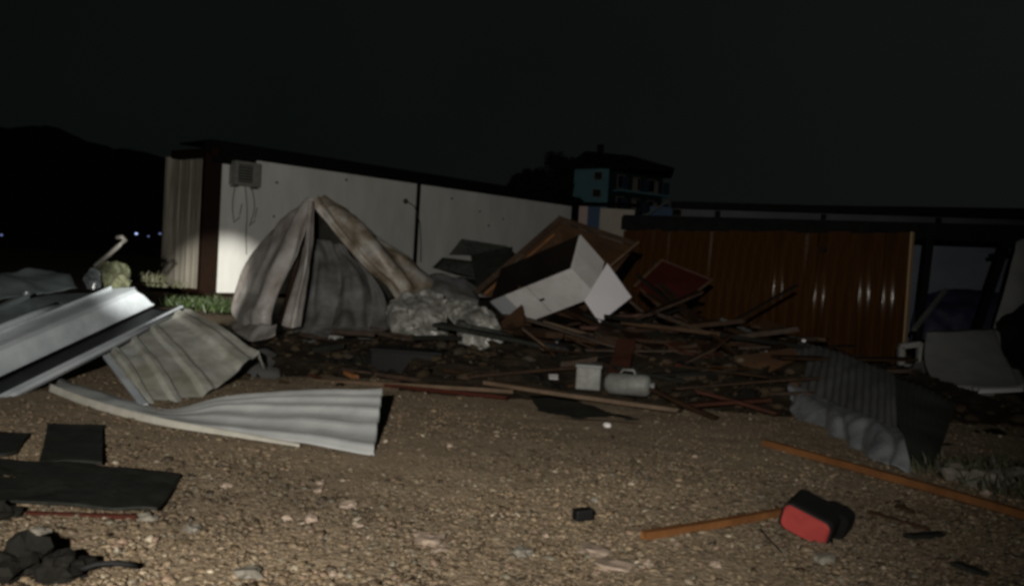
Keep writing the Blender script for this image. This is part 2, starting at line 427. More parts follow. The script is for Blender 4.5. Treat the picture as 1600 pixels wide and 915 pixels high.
# ------------------------------------------------------------------ the house and trees up the slope
def hillside_house():
    Y = 70
    t = root('hillside_house', V(970, 340, Y), 'teal two storey house with dark hipped roof up the slope', 'house')
    d = Vector((.86, .5, 0)); s = Vector((-.5, .86, 0))   # main front runs away to the right
    a = V(898, 262, Y); top = a.z; bot = V(898, 330, Y).z - 2
    L1 = (V(952, 262, Y) - a).x / .95
    def wall(n, p, q, z0, z1, m, th=.2):
        p, q = Vector((p.x, p.y, 0)), Vector((q.x, q.y, 0)); dd = (q - p).normalized(); nn = Vector((-dd.y, dd.x, 0))
        return box(n, (p + q) / 2 + nn * th / 2 + Vector((0, 0, (z0 + z1) / 2)), (q - p) / 2, nn * th / 2, Vector((0, 0, (z1 - z0) / 2)), m, t, 0)
    b = a + Vector((.97, -.22, 0)) * 2.75
    wall('wall', a, b, bot, top, m_teal)
    for (x0, y0, x1, y1) in ((929, 268, 941, 281), (926, 295, 939, 308)):
        c0, c1 = V(x0, y0, Y - .75), V(x1, y1, Y - .75)
        f = box('window', ((c0.x + c1.x) / 2, Y - .62, (c0.z + c1.z) / 2), Vector((.97, -.22, 0)) * (c1.x - c0.x) / 2, Vector((.02, .1, 0)), (0, 0, (c0.z - c1.z) / 2), m_cream, t, 0)
        box('pane', ((c0.x + c1.x) / 2, Y - .70, (c0.z + c1.z) / 2), Vector((.97, -.22, 0)) * (c1.x - c0.x) / 2 * .85, Vector((.02, .06, 0)), (0, 0, (c0.z - c1.z) / 2 * .88), m_glass, f, 0)
    c = b + Vector((.80, .60, 0)) * 6.0
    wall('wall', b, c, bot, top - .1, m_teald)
    # balcony slabs, railings and pale piers on the receding side
    dd = Vector((.80, .60, 0)); nn = Vector((.60, -.80, 0))
    for zf in (.02, .52):
        z = bot + 2 + (top - bot - 2) * zf
        box('balcony', b + dd * 3.2 + nn * .5 + Vector((0, 0, z - b.z)), dd * 2.7, nn * .5, (0, 0, .08), m_teal, t, 0)
        for k in range(5):
            box('pier', b + dd * (.9 + k * 1.15) + nn * .9 + Vector((0, 0, z - b.z + .55)), dd * (.18 if k % 2 else .3), nn * .06, (0, 0, .5), m_cream if k % 2 else m_blue, t, 0)
        for k in range(3):
            w = box('window', b + dd * (1.3 + k * 1.7) + nn * .02 + Vector((0, 0, z - b.z + .75)), dd * .42, nn * .05, (0, 0, .55), m_cream, t, 0)
            box('pane', b + dd * (1.3 + k * 1.7) + nn * .06 + Vector((0, 0, z - b.z + .75)), dd * .34, nn * .04, (0, 0, .47), m_glass, w, 0)
    # hipped roof with deep eaves
    e = [V(885, 262, Y - 1.2), V(1054, 258, Y + 1.2), V(1050, 256, Y + 7), V(888, 257, Y + 7)]
    e[0].z = e[3].z = top + .05; e[1].z = e[2].z = V(1054, 262, Y + 1).z
    r0, r1 = V(915, 236, Y + 2), V(985, 243, Y + 3.5)
    vs = e + [r0, r1] + [q - Vector((0, 0, .22)) for q in e]
    fs = [(0, 1, 5, 4), (1, 2, 5), (2, 3, 4, 5), (3, 0, 4), (0, 6, 7, 1), (1, 7, 8, 2), (2, 8, 9, 3), (3, 9, 6, 0), (6, 9, 8, 7)]
    rf = mesh_obj('roof', vs, fs, m_rooft, t)
    box('chimney', V(938, 236, Y + 2.4), (.25, 0, 0), (0, .25, 0), (0, 0, .5), m_rooft, rf, 0)
hillside_house()

def tree(px, py_top, py_base, Y, wpx, label, seed, group):
    base = V(px, py_base, Y); top = V(px, py_top, Y); H = top.z - base.z; W = wpx / F * Y / 2
    t = root('tree', base, label, 'tree', group)
    rs = random.Random(seed)
    tube('trunk', [base, base + Vector((.1, 0, H * .35)), base + Vector((-.05, 0, H * .8))], [.28, .2, .06], m_bark, t, 7)
    for k in range(5):
        an = rs.uniform(0, 6.28); z = H * rs.uniform(.3, .6)
        tube('limb', [base + Vector((0, 0, z)), base + Vector((math.cos(an) * W * .4, math.sin(an) * W * .4, z + H * .12)), base + Vector((math.cos(an) * W * .7, math.sin(an) * W * .7, z + H * .2))], [.1, .06, .02], m_bark, t, 5)
    vs, fs = [], []
    clumps = [(Vector((rs.gauss(0, .42) * W, rs.gauss(0, .42) * W, H * rs.uniform(.3, .9))), rs.uniform(.25, .45) * W) for _ in range(16)]
    for _ in range(5200):
        c, r = rs.choice(clumps)
        d = Vector((rs.gauss(0, 1), rs.gauss(0, 1), rs.gauss(0, .8))).normalized() * r * rs.random() ** .4
        p = base + c + d
        if p.z > top.z or p.z < base.z + H * .12: continue
        s = rs.uniform(.06, .15); a = Vector((rs.gauss(0, 1), rs.gauss(0, 1), rs.gauss(0, 1))).normalized() * s; b = a.orthogonal().normalized() * s * .6
        i = len(vs); vs += [p - a, p + b, p + a, p - b]; fs.append((i, i + 1, i + 2, i + 3))
    mesh_obj('crown', vs, fs, m_leafd, t)
tree(868, 238, 330, 66, 74, 'tall black tree against the teal house', 1, 'trees on the slope')
tree(826, 268, 330, 64, 52, 'low dark tree furthest left on the slope', 2, 'trees on the slope')
tree(893, 248, 330, 72, 50, 'dark tree directly behind the left end of the teal house', 3, 'trees on the slope')

# ------------------------------------------------------------------ white prefabricated building
cor = G(322, 463)
H = V(338, 240, cor.y).z
far = G(896, 322, H); far.z = 0
endp = G(281, 243, H); endp.z = 0
def white_building():
    t = root('prefabricated_building', cor, 'long white panelled building with black roof edge behind the tarp', 'building')
    d = (far - cor); L = d.length; d.normalize()
    n = Vector((d.y, -d.x, 0))          # outward, to the viewer
    e = (endp - cor).normalized(); eL = (endp - cor).length
    en = Vector((e.y, -e.x, 0)); en = en if en.dot(-cor) > 0 else -en
    def at(s, z, o=0): return cor + d * s + n * o + Vector((0, 0, z))
    def s_of(px):                        # distance along the front at image column px
        lo, hi = 0, L
        for _ in range(40):
            m = (lo + hi) / 2; q = at(m, 1.2) - CAMP
            x = 800 + F * q.dot(_r) / q.dot(_f)
            lo, hi = (m, hi) if x < px else (lo, m)
        return lo
    s0, s1, s2 = s_of(340) , s_of(648), L
    for a, b in ((.2, s1 - .06), (s1 + .06, s2 - .1)):
        box('wall_panel', at((a + b) / 2, H / 2 + .05, -.05), d * (b - a) / 2, n * .05, (0, 0, H / 2 - .05), m_white, t, .006)
    box('joint_post', at(s1, H / 2, -.04), d * .075, n * .06, (0, 0, H / 2), m_black, t, .004)
    box('corner_post', at(.0, H / 2, -.02) + e * -.02, d * .22, n * .09, (0, 0, H / 2), m_brown, t, .006)
    box('end_post', at(L + .05, H / 2, -.03), d * .16, n * .09, (0, 0, H / 2), m_black, t, .004)
    box('plinth', at(L / 2, .05, -.03), d * (L / 2 - .3), n * .05, (0, 0, .045), m_brown, t, .004)
    # roof edge
    fa = box('roof_edge', at(L / 2 + .1, H + .13, .02), d * (L / 2 + .35), n * .10, (0, 0, .15), m_black, t, .01)
    box('corner_cap', at(.55, H - .06, .05), d * .60, n * .08, (0, 0, .16), m_black, t, .01)
    vs = [at(-.1, H + .285, .10), at(L + .3, H + .285, .10), at(L + .3, H + .36, -2.2), at(.3, H + .36, -2.2)]
    slab('roof', vs, .05, m_black, t, 0)
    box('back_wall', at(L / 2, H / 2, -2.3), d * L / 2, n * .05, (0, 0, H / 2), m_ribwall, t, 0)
    # ribbed end wall, panel by panel
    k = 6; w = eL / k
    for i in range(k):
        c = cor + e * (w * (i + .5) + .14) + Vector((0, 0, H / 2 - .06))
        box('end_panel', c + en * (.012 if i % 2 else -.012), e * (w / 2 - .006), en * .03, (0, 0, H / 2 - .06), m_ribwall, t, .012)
    box('end_roof_edge', cor + e * (eL / 2) + Vector((0, 0, H + .02)) + en * .03, e * (eL / 2 + .2), en * .10, (0, 0, .10), m_brown, t, .01)
    box('end_plinth', cor + e * (eL / 2 + .1) + Vector((0, 0, .09)) + en * .05, e * (eL / 2), en * .03, (0, 0, .08), m_brown, t, .004)
    box('end_stake', G(304, 455) + Vector((0, -.5, .22)), (.028, 0, 0), (0, .02, 0), (.01, 0, .24), m_brown, t, .004)
    # air conditioner
    sa = s_of(371); za = V(371, 272, at(sa, 1).y).z
    ac = root('air_conditioner', at(sa, za - .3, .15), 'small grey air conditioner box high on the white wall', 'air conditioner')
    ax = box('casing', at(sa, za, .19), d * .36, n * .15, (0, 0, .30), m_acbox, ac, .012)
    box('fan_grille', at(sa - .08, za, .345), d * .2, n * .008, (0, 0, .22), m_steel, ac, .004)
    for k in range(6):
        box('slat', at(sa - .08, za - .18 + k * .072, .358), d * .2, n * .006, (0, 0, .012), m_acbox, ac, .002)
    for sg in (-.28, .28):
        beam('bracket', at(sa + sg, za - .33, 0), at(sa + sg, za - .33, .34), .03, .03, m_steel, ac)
    cb = root('cable_bundle', at(sa, za - .3, .02), 'thin cables hanging below the grey air conditioner', 'cables')
    for k, (o0, dz, sw) in enumerate(((-.15, .95, -.06), (.12, 1.75, .10), (.3, 1.0, .12))):
        pts = [at(sa + o0 + sw * math.sin(q / 8 * 3.14) + (.45 * max(0, q / 8 - .7) if k == 1 else 0), za - .28 - dz * q / 8, .02) for q in range(9)]
        if k != 1: pts += [at(sa + o0 + .12 + .02 * q, za - .28 - dz + .12 * q, .02) for q in range(1, 5)]
        tube('cable', pts, .011, m_cable, cb, 6)
    sp = s_of(628); zp = V(628, 314, at(sp, 1).y).z
    wl_ = root('wall_outlet', at(sp, zp, .02), 'drooping dark cable from a small outlet beside the black wall joint', 'cable')
    rock('outlet', at(sp, zp, .03), .10, m_cable, wl_, 4, .8, .1)
    tube('cable', [at(sp + .02, zp, .04), at(sp + .35, zp - .12, .05), at(sp + .62, zp - .6, .04), at(sp + .72, zp - 1.3, .03), at(sp + .75, zp - 1.8, .03)], .016, m_cable, wl_, 6)
    # a few dark scuffs and bolt heads stuck on the panels
    for px, py in ((425, 338), (535, 281), (427, 285), (745, 330), (782, 342), (760, 352), (700, 310)):
        s = s_of(px); z = V(px, py, at(s, 1).y).z
        rock('bolt_cover', at(s, z, .004), .045, m_cable, t, int(px), .8, .3, 1)
white_building()

# low pale shed with a blue post, between the white building and the dark roof
def pale_shed():
    Y = 33
    t = root('pale_shed', V(950, 400, Y), 'low cream shed with a blue post beyond the white building', 'shed')
    def pan(n, x0, y0, x1, y1, m, dy=0, th=.08):
        p, q = V(x0, y0, Y + dy), V(x1, y1, Y + dy)
        return box(n, ((p.x + q.x) / 2, Y + dy, (p.z + q.z) / 2 - .6), ((q.x - p.x) / 2, 0, 0), (0, th, 0), (0, 0, abs(p.z - q.z) / 2 + .6), m, t, .004)
    pan('wall_panel', 905, 322, 919, 352, m_pink)
    pan('post', 919, 320, 936, 352, m_blue, -.1)
    pan('wall_panel', 937, 325, 990, 352, m_cream)
    pan('wall_panel', 1052, 322, 1110, 346, m_cream, 1.0)
    pan('window_band', 1015, 322, 1051, 344, m_blue, .8)
    slab('roof', [V(900, 319, Y - .4), V(1000, 322, Y - .4), V(1000, 318, Y + 2), V(900, 315, Y + 2)], .06, m_black, t)
    beam('roof_strut', V(985, 352, Y - .6), V(1045, 313, Y - .6), .09, .06, m_greyd, t)
pale_shed()

# ------------------------------------------------------------------ long dark shed behind on the right
def long_shed():
    a, b = V(1062, 328, 23.5), V(1640, 338, 20.5)
    t = root('long_shed', ((a.x + b.x) / 2, 22, 0), 'long low dark shed whose flat roof line crosses the right background', 'shed')
    d = (b - a); d.z = 0; L = d.length; d.normalize(); n = Vector((d.y, -d.x, 0))
    z = (a.z + b.z) / 2
    mid = (a + b) / 2; mid.z = 0
    box('wall', mid + Vector((0, 0, z / 2)) - n * .3, d * L / 2, n * .06, (0, 0, z / 2), m_shed, t, 0)
    box('roof_edge', mid + Vector((0, 0, z + .06)) + n * .1, d * (L / 2 + .2), n * .10, (0, 0, .09), m_black, t, .01)
    slab('roof', [a + n * .1 + Vector((0, 0, .12)), b + n * .1 + Vector((0, 0, .12)), b - n * 4 + Vector((0, 0, .22)), a - n * 4 + Vector((0, 0, .22))], .05, m_black, t)
    for k in range(4):
        box('post', a + d * (1 + k * 2.6) + Vector((0, 0, -a.z / 2)) + n * .05, d * .06, n * .06, (0, 0, a.z / 2), m_black, t)
long_shed()

# ------------------------------------------------------------------ open fronted stall with the orange board wall
WR, WL = G(1409, 572), None
zt = V(1418, 361, WR.y).z
WL = G(975, 357, zt); WL.z = 0
def stall():
    t = root('wooden_stall', (5.5, 15.5, 0), 'dark flat roofed stall with posts open on its right side', 'stall')
    a, b = V(972, 359, 18.6), V(1680, 380, 14.9)
    d = b - a; d.z = 0; L = d.length; d.normalize(); n = Vector((d.y, -d.x, 0))
    z = (a.z + b.z) / 2; mid = (a + b) / 2; mid.z = 0
    box('roof_edge', mid + Vector((0, 0, z + .12)), d * L / 2, n * .08, (0, 0, .135), m_black, t, .01)
    slab('roof', [mid - d * L / 2 + Vector((0, 0, z + .25)), mid + d * L / 2 + Vector((0, 0, z + .25)), mid + d * L / 2 - n * 2.6 + Vector((0, 0, z + .28)), mid - d * L / 2 - n * 2.6 + Vector((0, 0, z + .28))], .05, m_black, t)
    bm_ = mid - n * 2.5
    box('back_wall', bm_ + Vector((0, 0, z / 2)), d * L / 2, n * .05, (0, 0, z / 2), m_room, t, 0)
    for px, lean in ((1452, -.1), (1572, -.55)):
        p = V(px, 372, 15.9 if px < 1500 else 15.3); q = Vector((p.x + lean, p.y, 0))
        beam('post', q, Vector((p.x, p.y, z)), .13, .13, m_black, t, up=(0, 1, 0))
    beam('post', V(1096, 362, 18.0), Vector((V(1096, 362, 18.0).x - .08, 18.0, 0)), .12, .12, m_black, t, up=(0, 1, 0))
    beam('brace', V(1545, 400, 15.6), V(1600, 392, 15.2), .07, .07, m_black, t)
stall()
def board_wall():
    d = WR - WL; L = d.length; d.normalize(); n = Vector((d.y, -d.x, 0))
    t = root('board_wall', (WL + WR) / 2, 'glossy orange brown wall of upright boards standing under the dark roof', 'wall')
    N = 30; w = L / N
    vs, fs = [], []
    hz = zt - .02
    def plank_mesh(prof):
        vs = []
        for z in (0, hz):
            for s, o in prof: vs.append(d * s * w * .985 + n * o + Vector((0, 0, z)))
            for s, o in (prof[-1], prof[0]): vs.append(d * s * w * .985 - n * .02 + Vector((0, 0, z)))
        k = len(prof) + 2
        return vs, [(i, (i + 1) % k, (i + 1) % k + k, i + k) for i in range(k)] + [tuple(range(k)), tuple(range(2 * k - 1, k - 1, -1))]
    flat = [(-.49, .014), (0, .0145), (.49, .014)]
    bead = [(-.5, .004), (-.485, .018), (-.46, .027), (-.42, .029), (-.38, .022), (-.34, .015), (0, .016), (.45, .014), (.5, .004)]
    src = {}
    for i in range(N):
        c = WL + d * w * (i + .5)
        kind_ = 'bead' if (i in (18, 22, 26, 28) ) else 'flat'
        if kind_ not in src:
            o = mesh_obj('plank', *plank_mesh(bead if kind_ == 'bead' else flat), m_plank, t); src[kind_] = (o, Vector(o['_w']))
            for p in o.data.polygons: p.use_smooth = kind_ == 'bead' and len(p.vertices) == 4
        else:
            o = src[kind_][0].copy(); COL.objects.link(o); o.parent = t
        o.location = c + src[kind_][1] - Vector(t['_w']) + n * random.uniform(-.004, .006) + Vector((0, 0, random.uniform(-.03, .01)))
        R_ = Matrix.Rotation(random.gauss(0, .035 if kind_ == 'bead' else .012), 4, d) @ Matrix.Rotation(random.gauss(0, .02), 4, 'Z')
        o.rotation_euler = R_.to_euler()
    box('edge_trim', WR + d * .02 + Vector((0, 0, hz / 2)), d * .014, n * .045, (0, 0, hz / 2 + .01), mat('tan edge trim', (.22, .15, .08), .4), t, .003)
    for z in (.3, hz - .3):
        box('rail', (WL + WR) / 2 + Vector((0, 0, z)) - n * .06, d * L / 2, n * .035, (0, 0, .05), m_woodd, t)
board_wall()

# things in the open bay on the right
o = sheet('covered_counter', [[V(1440, 460, 16.4), V(1500, 452, 16.4), V(1562, 458, 16.2)], [V(1428, 490, 16.1), V(1500, 488, 16), V(1560, 490, 15.9)], [V(1420, 545, 16), V(1500, 545, 15.9), V(1560, 545, 15.8)]], (10, 14), m_navy, disp=lambda u, v, p: .07 * fbm(p, 3, 3), thick=.01)
tag(o, 'dark blue cloth cover hanging in the open stall bay', 'cloth cover')
o = sheet('white_sheet', [[V(1588, 378, 13.6), V(1605, 372, 13.7), V(1650, 372, 13.9)], [V(1573, 440, 13.4), V(1600, 440, 13.4), V(1640, 440, 13.6)], [V(1552, 512, 13.1), V(1568, 520, 13.0), V(1610, 470, 13.2)]], (10, 10), m_grey, disp=lambda u, v, p: .03 * fbm(p, 2.5, 2), thick=.01)
tag(o, 'grey white sheet leaning upright at the far right edge', 'sheet')
tag(beam('leaning_post', V(1478, 452, 14.6), V(1428, 515, 13.8), .07, .05, m_greyd), 'thin grey board leaning in the stall bay beside the orange wall', 'board')

def frame_scrap():
    t = root('square_bracket', V(1425, 572, 12.4), 'small square white plastic frame at the foot of the orange wall', 'frame')
    Y = 12.3
    for a, b in (((1406, 541), (1438, 537)), ((1438, 535), (1436, 576)), ((1406, 572), (1440, 574)), ((1408, 541), (1407, 572))):
        beam('frame_bar', V(*a, Y), V(*b, Y), .075, .09, m_grey, t, up=(0, 1, 0), bevel=.01)
frame_scrap()

def moulded_panel():
    t = root('moulded_panel', V(1515, 640, 10), 'large pale grey moulded panel lying tilted right of the orange wall', 'panel')
    sheet('panel_top', [[V(1448, 518, 11.6), V(1500, 515, 11.7), V(1552, 512, 11.8)], [V(1445, 560, 10.9), V(1505, 560, 10.9), V(1572, 558, 10.9)], [V(1462, 600, 10.2), V(1520, 607, 10.1), V(1598, 605, 10.1)]], (8, 10), m_grey, t, disp=lambda u, v, p: .015 * fbm(p, 3, 2), thick=.05)
    sheet('rim', [[V(1462, 599, 10.14), V(1520, 606, 10.05), V(1600, 604, 10.05)], [V(1468, 606, 10.08), V(1524, 613, 10.0), V(1600, 610, 10.0)]], (3, 10), m_doorw, t, thick=.02)
    slab('lower_flap', [V(1470, 607, 10.16), V(1556, 612, 10.1), V(1542, 643, 9.85), V(1493, 641, 9.85)], .03, m_grey, t)
    slab('side_wing', [V(1408, 577, 11.2), V(1448, 560, 11.3), V(1470, 612, 10.3), V(1416, 596, 10.6)], .03, m_greyd, t)
    sheet('side_rim', [[V(1553, 512, 11.75), V(1562, 516, 11.7)], [V(1575, 570, 10.8), V(1586, 566, 10.8)], [V(1592, 604, 10.1), V(1606, 600, 10.1)]], (8, 2), m_grey, t, thick=.03)
    rock('catch', V(1524, 608, 10.0), .055, m_grey, t, 3, .7, .1)
moulded_panel()
tag(sheet('plastic_strip', [[V(1382, 574, 11.4), V(1420, 574, 11.4), V(1462, 575, 11.3)], [V(1388, 586, 11.1), V(1420, 588, 11.1), V(1458, 588, 11.0)]], (5, 8), m_grey, disp=lambda u, v, p: .02 * fbm(p, 5, 2), thick=.01), 'narrow pale plastic strip lying just below the orange wall corner', 'strip')
o = sheet('black_sacking', [[V(1562, 500, 11.4), V(1610, 470, 11.5), V(1680, 470, 11.6)], [V(1570, 560, 10.9), V(1610, 550, 10.9), V(1680, 540, 11)], [V(1585, 610, 10.4), V(1610, 640, 9.8), V(1690, 640, 9.8)]], (10, 10), m_cloth, disp=lambda u, v, p: .12 * fbm(p, 2.2, 3), thick=.02)
tag(o, 'black sacking slumped against the right edge of the picture', 'sacking')
o = sheet('black_tarpaulin', [[V(1470, 640, 9.7), V(1540, 640, 9.7), V(1620, 640, 9.7), V(1720, 650, 9.7)], [V(1465, 680, 8.4), V(1540, 670, 8.5), V(1620, 668, 8.6), V(1720, 680, 8.4)], [V(1460, 722, 6.9), V(1530, 712, 7), V(1620, 716, 6.9), V(1720, 720, 6.8)]], (12, 12), m_cloth, disp=lambda u, v, p: .14 * fbm(p, 1.8, 3), thick=.02)
tag(o, 'black tarpaulin heap on the ground below the grey moulded panel', 'tarpaulin')

# corrugated sheets
def corr(amp, k, axis='v'):
    return lambda u, v, p: amp * math.sin((v if axis == 'v' else u) * k * 6.283) + .02 * fbm(p, 2.5, 2)
def corrugated():
    t = root('corrugated_sheet', G(1330, 716), 'smoky corrugated plastic sheet with a pale wavy front end', 'sheet')
    top = [V(1247, 532, 9.6), V(1320, 553, 8.7), V(1398, 584, 7.7)]
    mid = [V(1226, 598, 8.9), V(1310, 632, 7.8), V(1400, 668, 6.7)]
    sheet('dark_span', [top, [p.lerp(q, .5) + Vector((0, 0, .05)) for p, q in zip(top, mid)], mid], (10, 64), m_corr, t, disp=corr(.009, 16), thick=.006)
    low = [V(1228, 642, 8.3), V(1325, 706, 6.7), V(1424, 742, 5.75)]
    mid2 = [p + Vector((0, -.01, -.004)) for p in mid]
    sheet('wavy_end', [mid2, [p.lerp(q, .5) + Vector((0, -.05, .05)) for p, q in zip(mid2, low)], low], (8, 60), m_corrp, t, disp=lambda u, v, p: .042 * abs(math.sin(3.1416 * (5.6 * v + .5 * u + .55 * noise.noise(Vector((v * 4, u * 1.2, 0)))))) ** .8 * (.3 + .7 * u) + .03 * crease(p, 4.5) + .05 * noise.noise(Vector((v * 3, u * 2, 3))), thick=.006)
corrugated()
o = sheet('corrugated_sheet', [[V(1396, 586, 8.2), V(1445, 606, 8.0), V(1492, 628, 7.8)], [V(1402, 650, 7.0), V(1440, 664, 6.9), V(1478, 680, 6.8)], [V(1420, 722, 6.05), V(1440, 728, 6.0), V(1458, 730, 6.0)]], (12, 40), m_corrk, disp=corr(.009, 10), thick=.006)
tag(o, 'black corrugated sheet sloping behind the pale wavy one', 'sheet')

# ------------------------------------------------------------------ dark rubble heap in the middle
hx = np.arange(-4.2, 6.2, .09); hy = np.arange(7.2, 14.5, .09)
def heap_h(x, y):
    front = 7.7 + .5 * noise.noise(Vector((x * .5, 0, 3))) + (.55 if x < -1 else 0)
    a = max(0, min(1, (y - front) / 1.6)); b = max(0, min(1, (14 - y) / 2.0))
    c = max(0, min(1, (x + 3.8) / 1.2)) * max(0, min(1, (5.6 - x) / 1.5))
    hmax = .20 + .17 * max(0, min(1, (x + 2) / 2)) + .14 * max(0, min(1, (y - 9.2) / 1.2)) * max(0, min(1, (x - .7) / .8)) * max(0, min(1, (3.4 - x) / 1))
    h = hmax * (a * a * (3 - 2 * a)) * b * c
    return h + (.11 * fbm((x, y, 0), 1.6, 3) + .05 * abs(noise.noise(Vector((x * 5, y * 5, 1))))) * min(1, h * 6)
vs = [(x, y, heap_h(x, y) - .03 + ground_z(x, y)) for y in hy for x in hx]
n_ = len(hx)
fs = [(j * n_ + i, j * n_ + i + 1, (j + 1) * n_ + i + 1, (j + 1) * n_ + i) for j in range(len(hy) - 1) for i in range(n_ - 1)]
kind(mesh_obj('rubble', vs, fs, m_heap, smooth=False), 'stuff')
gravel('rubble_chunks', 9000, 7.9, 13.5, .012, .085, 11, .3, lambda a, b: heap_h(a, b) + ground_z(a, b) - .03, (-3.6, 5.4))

# ------------------------------------------------------------------ tent like heap of plastic tarpaulin
def tarp():
    t = root('plastic_tarpaulin', G(500, 524), 'tall tent shaped heap of dirty white plastic before the white wall', 'tarpaulin')
    def wr(amp, s=2.4, off=0.0, fold=0.0, k=5):
        def f(u, v, p):
            q = Vector((p.x * 1.0 if hasattr(p, 'x') else p[0], p[1], p[2] * .35))
            w = abs(noise.noise(Vector((v * k * 2 + off, u * 1.1, off)))) * 2 - .5
            w2 = abs(noise.noise(Vector((v * k * 5 + off * 2 + u * .8, u * 1.6, off + 7)))) * 2 - .5
            return amp * .8 * fbm(q, s, 2, off) + amp * .75 * (crease(q, s * .9, off) - .3) + amp * .35 * (crease(Vector((p[0], p[1], p[2] * .6)), s * 2.2, off + 3) - .3) + fold * (w * 1.8 + w2 * .3)
        return f
    sheet('left_flank', [[V(468, 318, 12.7), V(478, 309, 12.3), V(488, 309, 12.0)],
                         [V(430, 352, 12.9), V(452, 345, 12.3), V(477, 348, 11.9)],
                         [V(392, 400, 13.0), V(425, 398, 12.2), V(461, 402, 11.8)],
                         [V(370, 455, 13.0), V(400, 458, 12.0), V(441, 452, 11.7)],
                         [V(359, 490, 12.8), V(385, 493, 11.9), V(429, 490, 11.6)],
                         [V(370, 522, 12.5), V(396, 534, 11.9), V(430, 512, 11.5)]], (13, 26), m_tarp, t, wr(.07, 1.8, 1, .07, 1.2))
    sheet('front_strip', [[V(484, 316, 11.95), V(489, 313, 11.9), V(494, 316, 11.95)],
                          [V(473, 375, 11.8), V(481, 378, 11.6), V(491, 380, 11.7)],
                          [V(457, 440, 11.6), V(470, 442, 11.4), V(484, 442, 11.55)],
                          [V(440, 508, 11.4), V(456, 512, 11.25), V(473, 510, 11.4)]], (16, 12), m_tarp, t, wr(.03, 3, 5, .03, 1.5))
    sheet('inner_sheet', [[V(488, 366, 12.5), V(512, 366, 12.7), V(540, 384, 12.6)],
                          [V(478, 425, 12.3), V(535, 425, 12.3), V(592, 438, 12.3)],
                          [V(462, 490, 12.0), V(535, 490, 11.9), V(612, 498, 12.0)],
                          [V(455, 524, 11.4), V(535, 528, 11.4), V(615, 534, 11.6)]], (18, 30), m_tarpg, t, wr(.14, 1.4, 9, .13, 1.5))
    sheet('right_flank', [[V(490, 312, 11.95), V(500, 306, 12.2), V(514, 309, 12.6)],
                          [V(514, 350, 12.0), V(535, 340, 12.1), V(560, 341, 12.6)],
                          [V(560, 404, 11.9), V(585, 388, 12.0), V(612, 377, 12.5)],
                          [V(608, 450, 11.8), V(630, 432, 12.0), V(655, 410, 12.5)],
                          [V(628, 482, 11.7), V(655, 466, 11.9), V(688, 440, 12.4)]], (14, 20), m_tarp2, t, wr(.07, 2.0, 13, .06, 1.0))
    sheet('tent_shade_sheet', [[V(486, 312, 12.6), V(500, 310, 13), V(512, 312, 13.1)],  # dark sheet standing in for the shadowed inside of the tent
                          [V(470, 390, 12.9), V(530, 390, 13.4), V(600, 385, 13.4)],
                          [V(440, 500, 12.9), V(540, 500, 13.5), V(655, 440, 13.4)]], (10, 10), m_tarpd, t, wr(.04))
    sheet('trailing_edge', [[V(640, 440, 12.4), V(680, 425, 12.6), V(715, 432, 12.7), V(745, 448, 12.7)],
                            [V(640, 465, 12.0), V(680, 452, 12.0), V(715, 455, 12.1), V(748, 466, 12.2)],
                            [V(645, 490, 11.7), V(680, 478, 11.7), V(715, 478, 11.8), V(745, 480, 11.9)]], (8, 10), m_tarpg, t, wr(.06, 3, 21))
    sheet('ground_skirt', [[V(358, 500, 12.4), V(380, 506, 12), V(405, 506, 11.6), V(432, 505, 11.5)],
                           [V(366, 522, 11.9), V(385, 532, 11.5), V(408, 530, 11.2), V(430, 522, 11.2)]], (8, 8), m_tarp, t, wr(.05, 4, 33))
    for a, b in (((488, 312, 12.3), (440, 505, 12.3)), ((492, 312, 12.4), (640, 480, 12.6))):
        tube('tent_pole', [V(*a), V(*b)], .04, m_woodd, t)
tarp()
def crumple(name, rows, m, label, cat, amp, s, sub=(9, 9), parent=None):
    o = sheet(name, rows, sub, m, parent, disp=lambda u, v, p: amp * (1.3 * crease(p, s) + .6 * crease(p, s * 2.6, 5) + .9 * noise.noise(Vector(p) * s * .6) - .6), thick=.004, shade=False)
    if parent is None: tag(o, label, cat)
    return o
crumple('plastic_wrap', [[V(614, 464, 11.3), V(640, 456, 11.2), V(668, 457, 11.3), V(690, 462, 11.4)],
                         [V(600, 485, 10.9), V(640, 480, 10.6), V(672, 484, 10.7), V(700, 488, 10.9)],
                         [V(606, 512, 10.7), V(645, 522, 10.4), V(680, 524, 10.5), V(706, 520, 10.7)],
                         [V(634, 532, 10.8), V(665, 545, 10.6), V(692, 552, 10.6), V(708, 548, 10.7)]], m_bubble, 'crumpled grey plastic wrap lying against the tent shaped tarpaulin', 'plastic wrap', .11, 2.3, (16, 16))
crumple('plastic_wrap', [[V(688, 462, 10.55), V(715, 460, 10.45), V(745, 470, 10.35), V(768, 482, 10.35)],
                         [V(698, 492, 10.15), V(722, 490, 9.95), V(755, 496, 9.75), V(782, 512, 9.85)],
                         [V(712, 522, 9.85), V(735, 526, 9.55), V(760, 532, 9.55), V(786, 536, 9.65)],
                         [V(738, 540, 9.65), V(752, 552, 9.45), V(768, 560, 9.45), V(784, 566, 9.55)]], m_bubble, 'crumpled grey plastic wrap hanging under the white cabinet', 'plastic wrap', .11, 2.3, (16, 16))
crumple('white_rag', [[V(518, 520, 10.9), V(530, 516, 10.9), V(538, 524, 10.9)], [V(512, 535, 10.7), V(526, 536, 10.6), V(538, 540, 10.7)], [V(516, 546, 10.6), V(527, 550, 10.5), V(534, 549, 10.6)]], m_wrag, 'small white rag on the ground in front of the tarpaulin', 'rag', .04, 6, (6, 6))
